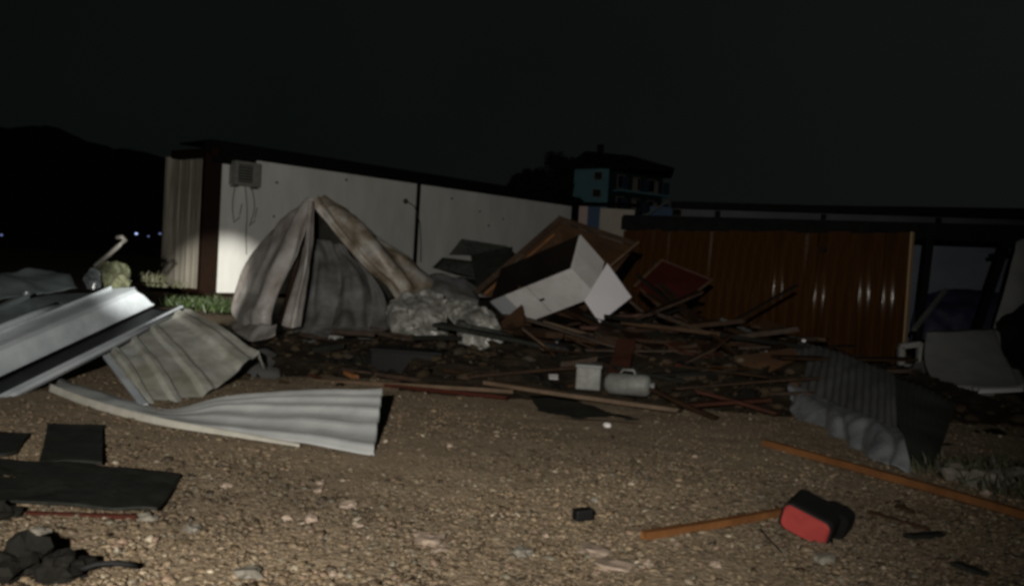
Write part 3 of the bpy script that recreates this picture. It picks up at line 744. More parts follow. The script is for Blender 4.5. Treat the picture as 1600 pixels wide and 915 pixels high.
crumple('grey_plastic', [[V(470, 516, 11.3), V(520, 508, 11.3), V(580, 512, 11.3), V(612, 520, 11.3)], [V(478, 528, 11.0), V(520, 524, 10.9), V(575, 524, 11), V(610, 530, 11)]], m_tarpg, 'low grey plastic fold along the foot of the tarpaulin', 'plastic sheet', .05, 4, (8, 8))

# black boards leaning at the wall
for pts, lab in (([(702, 398), (722, 373), (792, 384), (812, 402)], 'upper black board leaning by the white wall'),
                 ([(676, 418), (692, 402), (760, 410), (775, 440), (715, 430)], 'lower black board leaning by the white wall beside the tarpaulin')):
    tag(slab('black_board', [V(x, y, 13.2 + .1 * i) for i, (x, y) in enumerate(pts)], .05, m_mat), lab, 'board')
tag(slab('black_board', [V(735, 398, 12.9), V(800, 385, 12.8), V(800, 440, 12.2), V(745, 450, 12.3)], .04, m_mat), 'black board standing behind the white cabinet', 'board')

# ------------------------------------------------------------------ plywood and fallen cabinet
def plywood():
    t = root('plywood_board', V(870, 480, 11.6), 'large brown plywood board tilted up behind the white cabinet', 'board')
    slab('sheet_face', [V(752, 460, 11.5), V(873, 346, 12.0), V(992, 386, 12.3), V(905, 500, 11.6)], .02, m_ply, t)
    beam('edge_beam', V(742, 458, 11.45), V(876, 341, 11.95), .075, .08, m_woodd, t, up=(0, 1, 0))
    beam('edge_batten', V(757, 460, 11.4), V(866, 366, 11.9), .028, .03, m_wood, t, up=(0, 1, 0))
    beam('edge_beam', V(872, 341, 11.95), V(996, 382, 12.25), .07, .07, m_woodd, t, up=(0, 1, 0))
    beam('loose_batten', V(948, 420, 11.7), V(998, 378, 12.0), .03, .03, m_woodt, t, up=(0, 1, 0))
plywood()
def cabinet():
    B = V(893, 420, 10.45); A = V(765, 472, 11.10); T = V(907, 366, 10.85); C = V(932, 463, 10.70)
    t = root('white_cabinet', V(785, 512, 11), 'fallen white cabinet tipped open with a dark inside', 'cabinet')
    a, s, c = A - B, T - B, C - B
    th = .022
    def pl(n, o, u, v, w, m):
        vs = [o, o + u, o + u + v, o + v]; vs = vs + [q + w for q in vs]
        fs = [(0, 1, 2, 3), (7, 6, 5, 4), (0, 4, 5, 1), (1, 5, 6, 2), (2, 6, 7, 3), (3, 7, 4, 0)]
        return mesh_obj(n, vs, fs, m, t, bevel=.003)
    un = lambda q: q.normalized()
    # near long side, split in a white and a grey panel
    side = pl('side_panel', B, a * .80, c, un(s) * th, m_cab)
    pl('grey_side_panel', B + a * .803, a * .197, c, un(s) * th, m_cabg)
    pl('far_side', B + s - un(s) * th, a, c, un(s) * th, m_cab_shade)
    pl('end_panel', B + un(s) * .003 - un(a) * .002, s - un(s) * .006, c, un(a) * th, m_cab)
    pl('end_panel', B + a - un(a) * th, s, c, un(a) * th, m_cab_shade)
    pl('back_panel', B + c - un(c) * .008, a, s, un(c) * .008, m_cab_shade)
    pl('shelf', B + a * .52, s, c * .96, un(a) * .018, m_cab_shade)
    # slot handle
    h = V(831, 483, 10.62)
    k = B + a * .50 + c * .50 - un(s) * .004
    mesh_obj('handle_slot', *box_vf(k, un(a) * .035, un(c) * .016, un(s) * .006), m_blk, side, bevel=.004)
    # open door
    slab('door', [V(949, 411, 10.98), V(987, 464, 10.9), V(938, 503, 10.45), V(914, 468, 10.5)], .02, m_doorw, t)
cabinet()
def maroon():
    t = root('maroon_panel', V(1042, 491, 12.4), 'maroon board with tan edge battens tilted before the orange wall', 'board')
    q = [V(992, 446, 12.3), V(1034, 406, 12.9), V(1112, 437, 12.9), V(1042, 492, 12.2)]
    slab('panel_face', q, .02, m_maroon, t)
    beam('batten', q[0], q[1], .035, .04, m_woodt, t, up=(0, 1, 0)); beam('batten', q[3], q[2], .035, .04, m_woodt, t, up=(0, 1, 0))
    beam('batten', q[1], q[2], .03, .03, m_woodr, t, up=(0, 1, 0))
maroon()
tag(beam('thin_pole', V(1000, 450, 12.1), V(1084, 530, 10.9), .022, .022, m_woodt), 'thin tan pole slanting down from the maroon board', 'pole')

# ------------------------------------------------------------------ boards across the heap
B_ = [  # x0,y0,Y0, x1,y1,Y1, width, thick, material, label
    (790, 514, 10.4, 985, 532, 10.6, .10, .04, m_woodr, 'red brown board just under the white cabinet'),
    (800, 545, 10.0, 905, 566, 9.6, .12, .04, m_woodr, 'short red board left of the small white box'),
    (785, 530, 10.2, 900, 522, 10.5, .09, .03, m_woodd, 'dark board poking left beneath the cabinet'),
    (850, 502, 10.7, 1010, 548, 10.2, .08, .03, m_woodt, 'tan board under the corner of the open cabinet door'),
    (905, 528, 10.2, 965, 552, 9.9, .05, .03, m_greyd, 'short grey strip right of the white scrap'),
    (880, 550, 9.8, 1030, 578, 9.3, .13, .03, m_woodd, 'dark wet board above the small white box'),
    (960, 505, 11.0, 1140, 562, 10.2, .10, .05, m_woodd, 'long dark board below the maroon board'),
    (1000, 520, 10.9, 1215, 566, 10.0, .07, .05, m_woodd, 'long dark board pointing at the smoky sheet'),
    (480, 593, 8.4, 800, 612, 7.9, .05, .035, m_woodt, 'long thin tan lath behind the flat metal strip'),
    (760, 596, 8.1, 1062, 640, 7.5, .13, .035, m_woodt, 'broad tan board along the front of the heap'),
    (1070, 634, 7.6, 1200, 622, 7.9, .11, .03, m_woodr, 'red brown board at the right end of the heap'),
    (1090, 612, 8.0, 1215, 645, 7.5, .06, .03, m_woodr, 'thin red board below the smoky sheet corner'),
    (850, 655, 7.2, 1000, 662, 7.1, .05, .02, m_woodd, 'thin dark lath on the gravel before the heap'),
    (1000, 600, 8.1, 1120, 652, 7.3, .05, .03, m_woodd, 'dark stick beside the white canister'),
    (600, 600, 8.2, 790, 622, 7.7, .04, .03, m_maroon, 'thin dark red lath left of the broad tan board'),
    (640, 560, 9.2, 780, 590, 8.6, .08, .03, m_woodd, 'dark board beside the black crate'),
    (430, 560, 9.3, 560, 545, 9.7, .08, .03, m_woodd, 'dark board left of the black crate under the tarpaulin'),
    (540, 582, 8.7, 556, 588, 8.6, .06, .04, m_wood, 'tiny bright wood chip near the long lath'),
    (1080, 552, 10, 1110, 560, 9.8, .04, .02, m_grey, 'small grey splinter on the black heap'),
]
for (x0, y0, Y0, x1, y1, Y1, w, th, m, lab) in B_:
    tag(beam('broken_board', V(x0, y0, Y0), V(x1, y1, Y1), w, th, m, ragged=.02), lab, 'board', 'broken boards on the heap')
tone = [m_woodd, m_woodd, m_woodr, m_mat, m_ply, m_woodd, m_woodd, m_cloth]
for i in range(96):
    big = i < 46
    x = random.uniform(-.2, 3.7) if big else random.uniform(-2.8, 3.7); y = random.uniform(8.2, 12.6); z = heap_h(x, y) + ground_z(x, y)
    an = random.gauss(-.25 if big else 0, .35) + (math.pi / 2 if random.random() < .15 else 0); L = random.uniform(.6, 1.7) if big else random.uniform(.15, .6)
    d = Vector((math.cos(an), math.sin(an), random.gauss(-.04, .16))) * L / 2
    c = Vector((x, y, z + (.07 if big else .03)))
    o = beam('broken_board' if big else 'splinter', c - d, c + d, random.choice((.05, .08, .12, .2, .3)) if big else random.uniform(.03, .08), random.uniform(.02, .06), random.choice(tone), ragged=.02)
    if big: tag(o, 'dark broken board lying in the layered wreckage under the cabinet and maroon board', 'board', 'boards layered in the wreckage')
    else: tag(o, 'splintered dark piece of wood strewn over the black heap', 'splinter', 'splinters strewn over the heap')

for i in range(16):
    x = random.uniform(.9, 2.9); y = random.uniform(10.6, 12.6); z = heap_h(x, y) + .05
    an = random.choice((.5, 2.5)) + random.gauss(0, .4); L = random.uniform(.7, 1.4); el = random.uniform(.25, .7)
    d = Vector((math.cos(an) * math.cos(el), math.sin(an) * math.cos(el), math.sin(el))) * L
    tag(beam('leaning_board', (x, y, z), Vector((x, y, z)) + d, random.choice((.06, .1, .16, .24)), random.uniform(.02, .045), random.choice([m_woodd, m_woodd, m_ply, m_cloth]), ragged=.025), 'dark board sticking up out of the wreckage around the maroon board', 'board', 'boards sticking up from the wreckage')
for i in range(34):
    x = random.uniform(-.3, 3.5); y = random.uniform(8.6, 12.8); z = heap_h(x, y) + ground_z(x, y) + .06
    n_k = random.choice((4, 5, 5, 6)); R_ = Matrix.Rotation(random.gauss(-.1, .35), 3, 'X') @ Matrix.Rotation(random.gauss(.1, .3), 3, 'Y') @ Matrix.Rotation(random.uniform(0, 6.28), 3, 'Z')
    R_ = Matrix.Rotation(.35, 3, 'X') @ R_
    rx, ry = random.uniform(.18, .5), random.uniform(.10, .26)
    ring = [R_ @ Vector((rx * math.cos(6.283 * (q + random.uniform(-.25, .25)) / n_k), ry * math.sin(6.283 * (q + random.uniform(-.25, .25)) / n_k), 0)) for q in range(n_k)]
    nn = R_ @ Vector((0, 0, .018)); c = Vector((x, y, z))
    vs = [c + q for q in ring] + [c + q - nn for q in ring]
    fs = [tuple(range(n_k)), tuple(range(2 * n_k - 1, n_k - 1, -1))] + [(q, (q + 1) % n_k, (q + 1) % n_k + n_k, q + n_k) for q in range(n_k)]
    tag(mesh_obj('broken_plywood', vs, fs, random.choice([m_woodd, m_ply, m_woodd, m_mat, m_cloth, m_woodr])), 'jagged piece of broken plywood lying tilted in the dark wreckage', 'plywood', 'broken plywood in the wreckage')
for k, (pts, lab) in enumerate(((((800, 560, 9.4), (860, 548, 9.3), (900, 562, 9.1), (960, 556, 9.0), (1000, 575, 8.8)), 'loose black wire looping above the small white box'), (((1040, 560, 9.6), (1090, 575, 9.2), (1130, 570, 9.0), (1180, 595, 8.6)), 'loose black wire left of the smoky sheet'), (((470, 570, 9.0), (520, 560, 8.9), (570, 575, 8.7), (600, 590, 8.4)), 'loose black wire before the tarpaulin'))):
    P_ = catmull([tuple(V(*q)) for q in pts], 5, True)
    tag(tube('loose_wire', [Vector(q) for q in P_], .009, m_rub, None, 6), lab, 'wire')
for k, (px, py, Y, w_, h_, m) in enumerate(((560, 560, 9.3, 60, 26, m_cloth), (700, 580, 8.7, 55, 20, m_cloth), (830, 575, 8.8, 50, 22, m_cloth), (1010, 560, 9.6, 60, 22, m_cloth), (1120, 590, 8.7, 70, 30, m_cloth), (760, 545, 9.8, 45, 20, m_tarpd), (470, 555, 9.6, 45, 25, m_tarpg), (960, 540, 10.1, 45, 16, m_tarpd))):
    rows = [[V(px + w_ * a, py + h_ * b, Y - .5 * b - .1 * a) for a in (-1, -.3, .4, 1)] for b in (-1, 0, 1)]
    crumple('torn_cloth', rows, m, ('torn black cloth before the tarpaulin', 'torn black cloth under the plastic wrap', 'torn black cloth left of the small white box', 'torn black cloth right of the white scrap', 'torn black cloth left of the smoky sheet', 'torn dark lining below the hanging plastic wrap', 'torn grey film right of the ribbed roofing', 'torn dark lining under the open cabinet door')[k], 'cloth', .13, 3, (8, 8))

# small goods in the heap
def rbox(name, px, py, Y, sx, sy, sz, yaw, m, label, cat, lid=None, bevel=.015):
    c = V(px, py, Y); t = root(name, c - Vector((0, 0, sz)), label, cat)
    a, b = Vector((math.cos(yaw), math.sin(yaw), 0)), Vector((-math.sin(yaw), math.cos(yaw), 0))
    box('body', c, a * sx, b * sy, (0, 0, sz), m, t, bevel)
    box('lid', c + Vector((0, 0, sz + .012)), a * (sx + .008), b * (sy + .008), (0, 0, .014), lid or m, t, .006)
    return t
rbox('white_box', 920, 590, 8.3, .115, .09, .105, -.15, m_boxw, 'small squarish white plastic box on the heap', 'box', m_greyd)
p0, p1 = V(948, 598, 8.2), V(1016, 603, 8.0)
t = root('white_canister', (p0 + p1) / 2, 'white plastic canister lying right of the small white box', 'canister')
dd = (p1 - p0)
tube('body', [p0, p0 + dd * .03, p0 + dd * .12, p0 + dd * .9, p0 + dd * .97, p1], [.05, .085, .10, .10, .085, .045], m_boxw, t, 14)
tube('cap', [p1, p1 + dd * .10], .035, m_greyd, t, 10)
tube('handle', [p0 + dd * .3 + Vector((0, 0, .09)), p0 + dd * .36 + Vector((0, -.01, .135)), p0 + dd * .6 + Vector((0, -.01, .135)), p0 + dd * .66 + Vector((0, 0, .09))], .012, m_boxw, t, 8)
t = rbox('black_crate', 640, 573, 9.0, .36, .2, .16, -.12, m_blk, 'glossy black crate sunk in the heap under the plastic wrap', 'crate', m_rub)
tag(slab('white_scrap', [V(858, 524, 10.0), V(872, 517, 10.1), V(887, 526, 10.1), V(868, 536, 9.9)], .01, m_doorw), 'small white scrap on the boards under the cabinet', 'scrap')
tag(slab('white_scrap', [V(857, 584, 8.6), V(872, 584, 8.6), V(872, 592, 8.5), V(858, 591, 8.5)], .01, m_cab), 'tiny white scrap left of the small white box', 'scrap')
tag(rock('white_lump', G(949, 664), .035, m_cab, None, 12, .7, .3), 'white lump on the gravel before the heap', 'stone')
o = sheet('black_sheet', [[V(828, 618, 7.9), V(880, 622, 7.8), V(930, 634, 7.7)], [V(850, 652, 7.25), V(920, 662, 7.15), V(1000, 655, 7.25)]], (6, 10), m_mat, disp=lambda u, v, p: .03 * fbm(p, 4, 2), thick=.01)
tag(o, 'flat black sheet edge on the gravel at the front of the heap', 'sheet')
for k, (px, py, Y, r) in enumerate(((1207, 553, 9.3, .03), (1195, 548, 9.4, .025), (1256, 532, 9.3, .03))):
    tag(rock('bottle_cap', V(px, py, Y), r, m_doorw, None, 60 + k, .6, .1), ('shiny white bit at the top left corner of the smoky sheet', 'shiny white bit left of the smoky sheet', 'shiny white bit on the upper edge of the smoky sheet')[k], 'scrap')

# ------------------------------------------------------------------ metal sheets on the left
def gutter():
    t = root('metal_gutter', G(60, 622), 'big bent silver roof gutter slanting up across the left', 'gutter')
    p0, p1 = V(6, 625, 6.6), V(287, 484, 8.9)
    ax_ = (p1 - p0).normalized(); p0 = p0 - ax_ * 2.2
    sd = Vector((0, 0, 1)).cross(ax_).normalized()           # to the left
    up = ax_.cross(sd).normalized()
    prof = ((0, -.03), (0, .04), (.02, .048), (.29, .05), (.315, .07), (.35, .16), (.38, .205), (.43, .225), (.47, .228), (.66, .225), (.665, .25))
    L_ = (p1 - p0).length
    def along(k, s_, u_):
        sag = -.05 * math.sin(3.14 * k) * 0
        return p0 + ax_ * (L_ * k + (.10 * noise.noise(Vector((s_ * 9, 1, 2))) if k == 1 else 0) - (.25 * s_ if k == 1 else 0)) + sd * s_ + up * (u_ + sag)
    sheet('front_rail', [[along(k, a, b) for k in (0, .33, .66, 1)] for a, b in prof[:3]], (1, 12), m_zinc, t, thick=.005, smooth=(False, True), shade=False)
    sheet('slot_shade_strip', [[along(k, a, b) for k in (0, .33, .66, .985)] for a, b in ((.021, .03), (.15, .012), (.285, .03))], (2, 12), m_slot_shade, t, thick=.004)  # dark strip painted as the shade in the gap behind the rail
    sheet('trough', [[along(k, a, b) for k in (0, .33, .66, 1)] for a, b in prof[3:]], (1, 12), m_zinc, t, disp=lambda u, v, p: .008 * fbm(p, 1.2, 2), thick=.005, smooth=(False, True), shade=False)
    tube('rolled_edge', [along(k, -.012, .012) for k in (0, .25, .5, .75, .99)], .026, m_zinc, t, 10)
    tube('rolled_edge', [along(k, .68, .27) for k in (0, .25, .5, .72, .80)], .030, m_zinc, t, 10)
gutter()
o = sheet('metal_sheet', [[V(-160, 575, 7.0), V(0, 538, 7.9), V(90, 497, 8.6), V(160, 465, 9.2)],
                          [V(-160, 540, 7.3), V(0, 505, 8.2), V(90, 475, 8.9), V(165, 456, 9.4)],
                          [V(-160, 500, 7.6), V(0, 480, 8.6), V(80, 462, 9.2), V(150, 455, 9.6)]], (8, 12), m_zinc2, disp=lambda u, v, p: .04 * fbm(p, 1.5, 3), thick=.005)
tag(o, 'dull grey metal sheet lying behind the silver gutter', 'sheet')
o = sheet('bent_metal_sheet', [[V(-80, 445, 9.5), V(0, 430, 9.9), V(60, 424, 10.2), V(100, 424, 10.4)],
                               [V(-80, 465, 9.1), V(0, 447, 9.5), V(60, 438, 9.8), V(112, 440, 10.0)],
                               [V(-80, 480, 8.8), V(0, 462, 9.2), V(60, 456, 9.5), V(118, 458, 9.8)]], (7, 10), m_zinc2, disp=lambda u, v, p: .09 * fbm(p, 2.2, 3), thick=.005)
tag(o, 'small bent metal sheet highest at the left edge', 'sheet')
tag(beam('metal_rail', V(-60, 508, 8.2), V(42, 462, 8.9), .07, .05, m_zinc2), 'short metal rail lying on the dull grey sheet', 'rail')
tag(rock('rail_bracket', V(42, 458, 8.85), .03, m_zinc2, None, 5, 1.1, .5), 'small shiny bracket at the end of the metal rail', 'bracket')

def ribbed():
    t = root('ribbed_sheet', V(300, 630, 7), 'muddy white ribbed roofing sheet leaning below the silver gutter', 'sheet')
    top = [V(168, 552, 7.55), V(205, 532, 7.95), V(245, 508, 8.4), V(290, 482, 8.9)]
    bot = [V(222, 634, 6.65), V(275, 638, 6.75), V(335, 608, 7.3), V(404, 552, 8.15)]
    mid = [p.lerp(q, .5) + Vector((0, -.02, .04)) for p, q in zip(top, bot)]
    def rib(u, v, p):
        k = (v * 4.0) % 1
        w = 1.0 if .40 < k < .60 else max(0, 1 - min(abs(k - .40), abs(k - .60)) / .12)
        return .028 * w + .02 * fbm(p, 2.2, 2)
    sheet('ribbed_face', [top, mid, bot], (9, 34), m_ribw, t, disp=rib, thick=.006, shade=False)
    beam('edge_fold', V(166, 556, 7.5), V(226, 634, 6.55), .055, .03, m_zinc, t, up=(0, -.5, 1))
    sheet('torn_flap', [[V(292, 482, 8.95), V(325, 500, 9.0)], [V(345, 515, 8.7), V(385, 540, 8.9)], [V(404, 550, 8.2), V(415, 575, 8.3)]], (7, 7), m_ribw, t, disp=lambda u, v, p: .03 * fbm(p, 3, 2))
ribbed()
o = sheet('dark_sheet', [[V(385, 545, 9.2), V(415, 540, 9.4), V(432, 548, 9.5)], [V(330, 610, 8.0), V(390, 600, 8.2), V(440, 600, 8.3)]], (8, 8), m_greyd, disp=lambda u, v, p: .05 * fbm(p, 2.5, 2), thick=.005)
tag(o, 'dim grey scrap of sheet right of the ribbed roofing', 'sheet')

def strip():
    t = root('roofing_strip', G(400, 690), 'long twisted pale metal strip lying on the gravel', 'metal strip')
    lo = [G(78, 607, .03), G(150, 634, .02), G(250, 659, .02), G(360, 676, .015), G(470, 692, .015), G(584, 709, .01)]
    hi = [V(96, 592, 7.4), V(180, 618, 6.95), V(270, 640, 6.6), V(350, 622, 6.7), V(470, 612, 6.65), V(599, 609, 6.45)]
    mid1 = [a.lerp(b, .38) + Vector((0, .02, .015)) for a, b in zip(lo, hi)]
    mid2 = [a.lerp(b, .72) + Vector((0, .0, .02)) for a, b in zip(lo, hi)]
    def rib(u, v, p):
        k = max(0, min(1, (v - .3) / .3))
        w = sum(math.exp(-((u - c) / .038) ** 2) for c in (.10, .30, .50, .72, .92))
        return .034 * w * k + .014 * fbm(p, 2, 2)
    sheet('strip_face', [hi, mid2, mid1, lo], (12, 12), m_strip, t, disp=rib, thick=.005)
    for px, py, Y in ((491, 646, 6.28), (504, 645, 6.3), (463, 650, 6.2), (560, 684, 5.72)):
        rock('screw', V(px, py, Y - .05), .009, m_zinc, t, int(px), .7, .1, 1)
    lip = [p + Vector((0, -.012, .0)) for p in lo]
    sheet('folded_lip', [[p + Vector((0, -.004, .045 * (1, 1, .8, .45, .08)[i])) for i, p in enumerate(lip[:5])], [p + Vector((0, -.03, -.01)) for p in lip[:5]]], (3, 10), m_lip, t, thick=.008)
strip()

# plastic bags, pole and scrub behind the gutter
crumple('plastic_bag', [[V(142, 418, 10.5), V(165, 408, 10.6), V(192, 412, 10.6), V(205, 425, 10.6)], [V(135, 432, 10.2), V(165, 425, 10.1), V(190, 430, 10.1), V(206, 440, 10.2)], [V(140, 450, 10), V(168, 450, 9.9), V(190, 450, 9.9), V(204, 452, 10)]], m_bag, 'greenish crumpled plastic bag below the bent pole', 'plastic bag', .07, 4, (8, 8))
crumple('plastic_bag', [[V(130, 425, 10), V(142, 420, 10), V(156, 426, 10)], [V(128, 438, 9.8), V(142, 436, 9.7), V(158, 438, 9.8)], [V(134, 450, 9.7), V(144, 452, 9.6), V(156, 450, 9.7)]], m_foil, 'grey glossy plastic bag left of the greenish one', 'plastic bag', .05, 5, (7, 7))
tag(tube('bent_pole', [V(148, 416, 11), V(170, 398, 11), V(186, 383, 11), V(196, 374, 11), V(192, 370, 11), V(182, 371, 11)], [.03, .03, .03, .03, .03, .028], m_pole), 'pale bent pole with a hooked tip above the plastic bags', 'pole')
def tuft(name, px, py, Y, n, h, sp, m, label, group, seed):
    rs = random.Random(seed); c = V(px, py, Y); c.z = max(0, c.z) if Y > 12 else c.z
    vs, fs = [], []
    for _ in range(n):
        b = c + Vector((rs.gauss(0, sp), rs.gauss(0, sp * .7), 0)); L = h * rs.uniform(.5, 1.2)
        d = Vector((rs.gauss(0, .5), rs.gauss(0, .5), 1)).normalized(); s = Vector((rs.gauss(0, 1), rs.gauss(0, 1), 0)).normalized() * h * .045
        e = b + d * L * .6; f = b + d * L + Vector((d.x, d.y, -.3)) * L * .4
        i = len(vs); vs += [b - s, b + s, e + s * .8, e - s * .8, f]; fs += [(i, i + 1, i + 2, i + 3), (i + 3, i + 2, i + 4)]
    o = kind(mesh_obj(name, vs, fs, m), 'stuff'); return tag(o, label, 'grass' if 'grass' in name else 'plant', group)
for k, (px, py, Y) in enumerate(((300, 478, 15.5), (322, 474, 16.5), (345, 486, 14.5))):
    tuft('grass_tuft', px, py, Y, 160, .22, .28, m_grass, ('wet green grass tuft nearest the gutter tip', 'wet green grass tuft at the foot of the brown corner post', 'wet green grass tuft beside the tarpaulin')[k], 'grass tufts by the white building', k)
for k, (px, py, Y, lab) in enumerate(((225, 440, 12, 'dim weeds behind the plastic bags'), (255, 448, 12.5, 'dim weeds left of the white building corner'), (1480, 745, 5.9, 'dim weeds behind the long timber at the right'), (1545, 735, 6.0, 'dim weeds under the black tarpaulin'), (1590, 770, 5.4, 'dim weeds at the lower right edge above the timber'))):
    tuft('weed', px, py, Y, 120, .16, .14, m_weed, lab, 'dim weeds', 20 + k)

# ------------------------------------------------------------------ foreground
def flat_sheet(name, px, label, cat, m=m_mat, sub=(10, 14), lift=.02, amp=.02):
    rows = [[G(x, y, .01) for x, y in r] for r in px]
    o = sheet(name, [[p + Vector((0, 0, ground_z(p.x, p.y) + lift)) for p in r] for r in rows], sub, m, disp=lambda u, v, p: amp * fbm(p, 3.5, 3), thick=.012)
    return tag(o, label, cat)
flat_sheet('rubber_mat', [[(-60, 722), (60, 728), (170, 735), (282, 745)], [(-60, 760), (60, 765), (165, 770), (264, 776)], [(-60, 790), (60, 797), (150, 803), (244, 807)]], 'large black wet rubber mat on the gravel at lower left', 'mat')
flat_sheet('rubber_mat', [[(74, 668), (120, 668), (161, 669)], [(68, 700), (115, 699), (160, 700)], [(60, 729), (112, 729), (159, 731)]], 'small square black mat above the large one', 'mat')
flat_sheet('rubber_mat', [[(-40, 682), (10, 684), (46, 684)], [(-40, 714), (5, 716), (26, 712)]], 'black mat scrap at the left edge below the gutter', 'mat')
tag(beam('red_lath', G(42, 800, .02), G(212, 808, .02), .025, .02, m_maroon, ragged=.01), 'thin red lath along the front edge of the large black mat', 'lath')
for k, (px, py, r, lab) in enumerate(((8, 812, .06, 'black lump at the left edge below the large mat'), (28, 900, .10, 'black crumpled lump in the lower left corner'), (50, 878, .045, 'small black lump above the corner lump'), (97, 900, .07, 'round black lump beside the corner lump'))):
    g = G(px, py); tag(rock('black_lump', g + Vector((0, 0, r * .45)), r, m_cloth, None, 30 + k, .7, .9, 3, False), lab, 'lump')
g = [G(120, 890, .03), G(135, 886, .04), G(150, 881, .05), G(175, 879, .05), G(200, 881, .045), G(214, 884, .03)]
tag(tube('black_hose', g, .011, m_rub), 'curved piece of black hose on the gravel at lower left', 'hose')

tag(beam('long_timber', G(1196, 691, .03), G(1640, 815, .03), .05, .045, m_wood, ragged=.012), 'long orange timber running to the right edge', 'timber')
tag(beam('timber_stick', G(1006, 836, .025), G(1240, 795, .03), .042, .036, m_wood, ragged=.010), 'short orange stick pointing at the red and black box', 'stick')
def redbox():
    c = G(1258, 848); c.z = 0
    t = root('red_fronted_box', c, 'black box with rounded red front on the gravel', 'box')
    R = Matrix.Rotation(math.radians(-36), 3, 'Z') @ Matrix.Rotation(math.radians(17), 3, 'Y') @ Matrix.Rotation(math.radians(14), 3, 'X')
    def shape(w, h, r, y0, y1, seg=6, b=.012):
        ring = []
        for cx, cz, a0 in ((w - r, h - r, 0), (-w + r, h - r, 90), (-w + r, -h + r, 180), (w - r, -h + r, 270)):
            for k in range(seg + 1):
                a = math.radians(a0 + 90 * k / seg); ring.append((cx + r * math.cos(a), cz + r * math.sin(a)))
        vs = []; lay = [(y0, .93), (y0 + b, 1), (y1 - b, 1), (y1, .93)]
        for y, s in lay:
            vs += [o_ + R @ Vector((x * s, y, z * s)) for x, z in ring]
        n = len(ring); fs = []
        for L in range(3):
            fs += [(L * n + i, L * n + (i + 1) % n, (L + 1) * n + (i + 1) % n, (L + 1) * n + i) for i in range(n)]
        fs += [tuple(range(n)), tuple(range(4 * n - 1, 3 * n - 1, -1))]
        return vs, fs
    o_ = c + Vector((0, .01, .085))
    mesh_obj('red_front', *shape(.112, .062, .034, -.024, .0), m_red, t)
    mesh_obj('rim', *shape(.1195, .0695, .038, -.012, .001, b=.003), m_rub, t)
    mesh_obj('casing', *shape(.120, .070, .038, .0015, .17), m_blk, t)
    o2 = o_; o_ = o2 + R @ Vector((.085, .10, .0))
    mesh_obj('rear_bulge', *shape(.072, .066, .04, .0, .11), m_blk, t)
    o_ = o2
    tube('strap', [o_ + R @ Vector(q) for q in ((.115, .05, -.03), (.15, .0, -.055), (.155, -.05, -.075), (.12, -.08, -.085), (.10, -.06, -.08))], .006, m_rub, t, 6)
    tube('strap', [G(1188, 826, .02), G(1198, 838, .012), G(1212, 852, .012), G(1222, 862, .01)], .004, m_rub, t, 6)
redbox()

stones = [(672, 845, .075, m_pale, .28), (655, 834, .03, m_pale, .4), (688, 858, .035, m_pale, .4), (930, 858, .075, m_pale, .22), (962, 878, .075, m_pale, .22), (815, 862, .045, m_greyst, .5),
          (498, 765, .035, m_pale, .5), (545, 790, .04, m_pale, .5), (500, 752, .02, m_pale, .6), (390, 892, .055, m_greyst, .4), (485, 815, .028, m_pale, .7), (449, 812, .022, m_pale, .7), (560, 820, .018, m_pale, .7), (930, 780, .022, m_greyst, .6),
          (1118, 885, .022, m_pale, .8), (1012, 880, .022, m_pale, .7), (852, 832, .015, m_pale, .8), (354, 760, .028, m_pale, .5), (520, 893, .02, m_pale, .8), (703, 698, .025, m_pale, .6), (300, 830, .04, m_greyst, .5), (230, 815, .04, m_greyst, .5), (60, 840, .05, m_greyst, .5),
          (1488, 745, .10, m_greyst, .7), (1535, 755, .11, m_greyst, .6), (1540, 770, .04, m_pale, .7), (1505, 770, .03, m_pale, .6), (1590, 745, .10, m_greyst, .6), (1085, 712, .02, m_pale, .6), (1290, 880, .05, m_greyst, .5)]
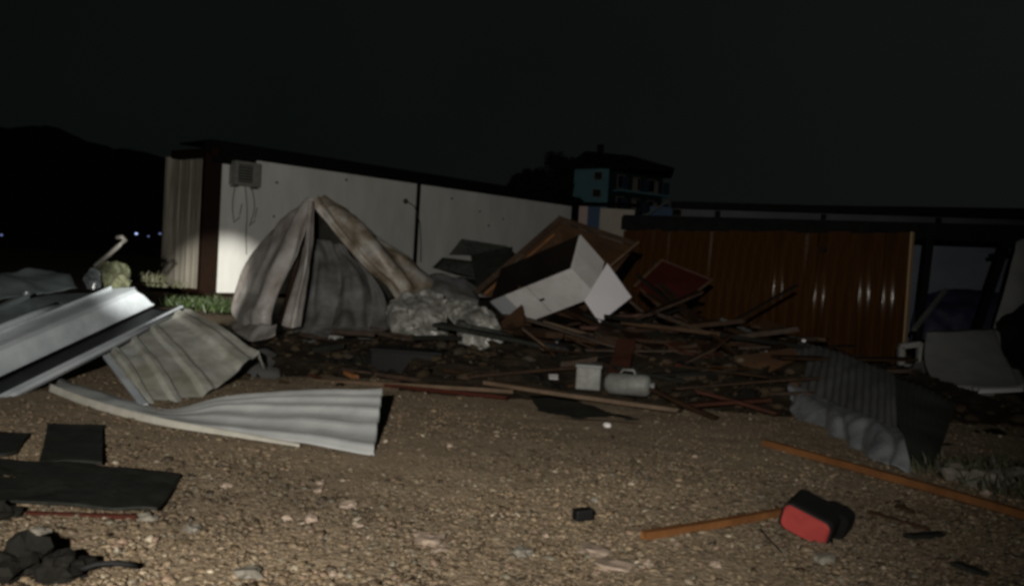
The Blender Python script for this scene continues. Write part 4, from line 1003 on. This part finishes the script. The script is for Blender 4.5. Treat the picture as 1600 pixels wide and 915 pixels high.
where = ['pale split stone, biggest left of centre in the foreground', 'small pale stone touching the split stone on the left', 'small pale stone at the right tip of the split stone', 'pale flat stone slab, left one of the pair', 'pale flat stone slab, right one of the pair', 'grey stone between the split stone and the flat slabs',
         'pinkish stone below the end of the metal strip', 'pinkish stone right below the other pinkish one', 'tiny pale stone just above the pinkish one', 'low grey stone near the bottom edge left of centre', 'pale round pebble above the low grey stone', 'pale pebble left of the round pebble', 'bright pebble right of the round pebble', 'grey pebble above the black rubber scrap',
         'bright white pebble near the bottom right of centre', 'pale pebble right of the flat slabs', 'tiny bright pebble above the grey stone', 'pale pebble right of the large black mat', 'bright pebble at the bottom edge left of centre', 'pale stone right below the metal strip end', 'grey stone right of the red lath', 'grey stone under the red lath', 'grey stone at lower left near the black lumps',
         'dim grey rock behind the long timber, left one', 'dim grey rock behind the long timber, middle one', 'small pale stone touching the long timber', 'small pale stone left of the middle dim rock', 'dim grey rock behind the long timber, right one', 'pale pebble between the heap and the stick', 'grey stone under the strap of the red fronted box']
for k, ((px, py, r, m, sq), lab) in enumerate(zip(stones, where)):
    g = G(px, py); tag(rock('stone', (g.x, g.y, ground_z(g.x, g.y) + r * sq * .45), r, m, None, 100 + k, sq, .75, 2, False), lab, 'stone', 'loose stones in the yard')
g = G(910, 812)
tag(box('rubber_scrap', (g.x, g.y, .03), (.042, .012, .004), (-.01, .03, 0), (0, 0, .026), m_blk, None, .008), 'small black rubber scrap on the gravel in the centre', 'scrap')
for k, (x0, y0, x1, y1, lab) in enumerate(((1360, 800, 1452, 826, 'dark stick right of the red fronted box'), (1418, 838, 1470, 832, 'dark scrap below the dark stick'), (1490, 880, 1540, 896, 'dark scrap in the lower right corner'), (1400, 790, 1430, 800, 'short dark twig above the dark stick'))):
    tag(beam('dark_stick', G(x0, y0, .02), G(x1, y1, .02), .05 if k in (1, 2) else .022, .02, m_woodd if k in (0, 3) else m_mat, ragged=.012), lab, 'stick')

for o in bpy.data.objects:
    if '_w' in o: del o['_w']
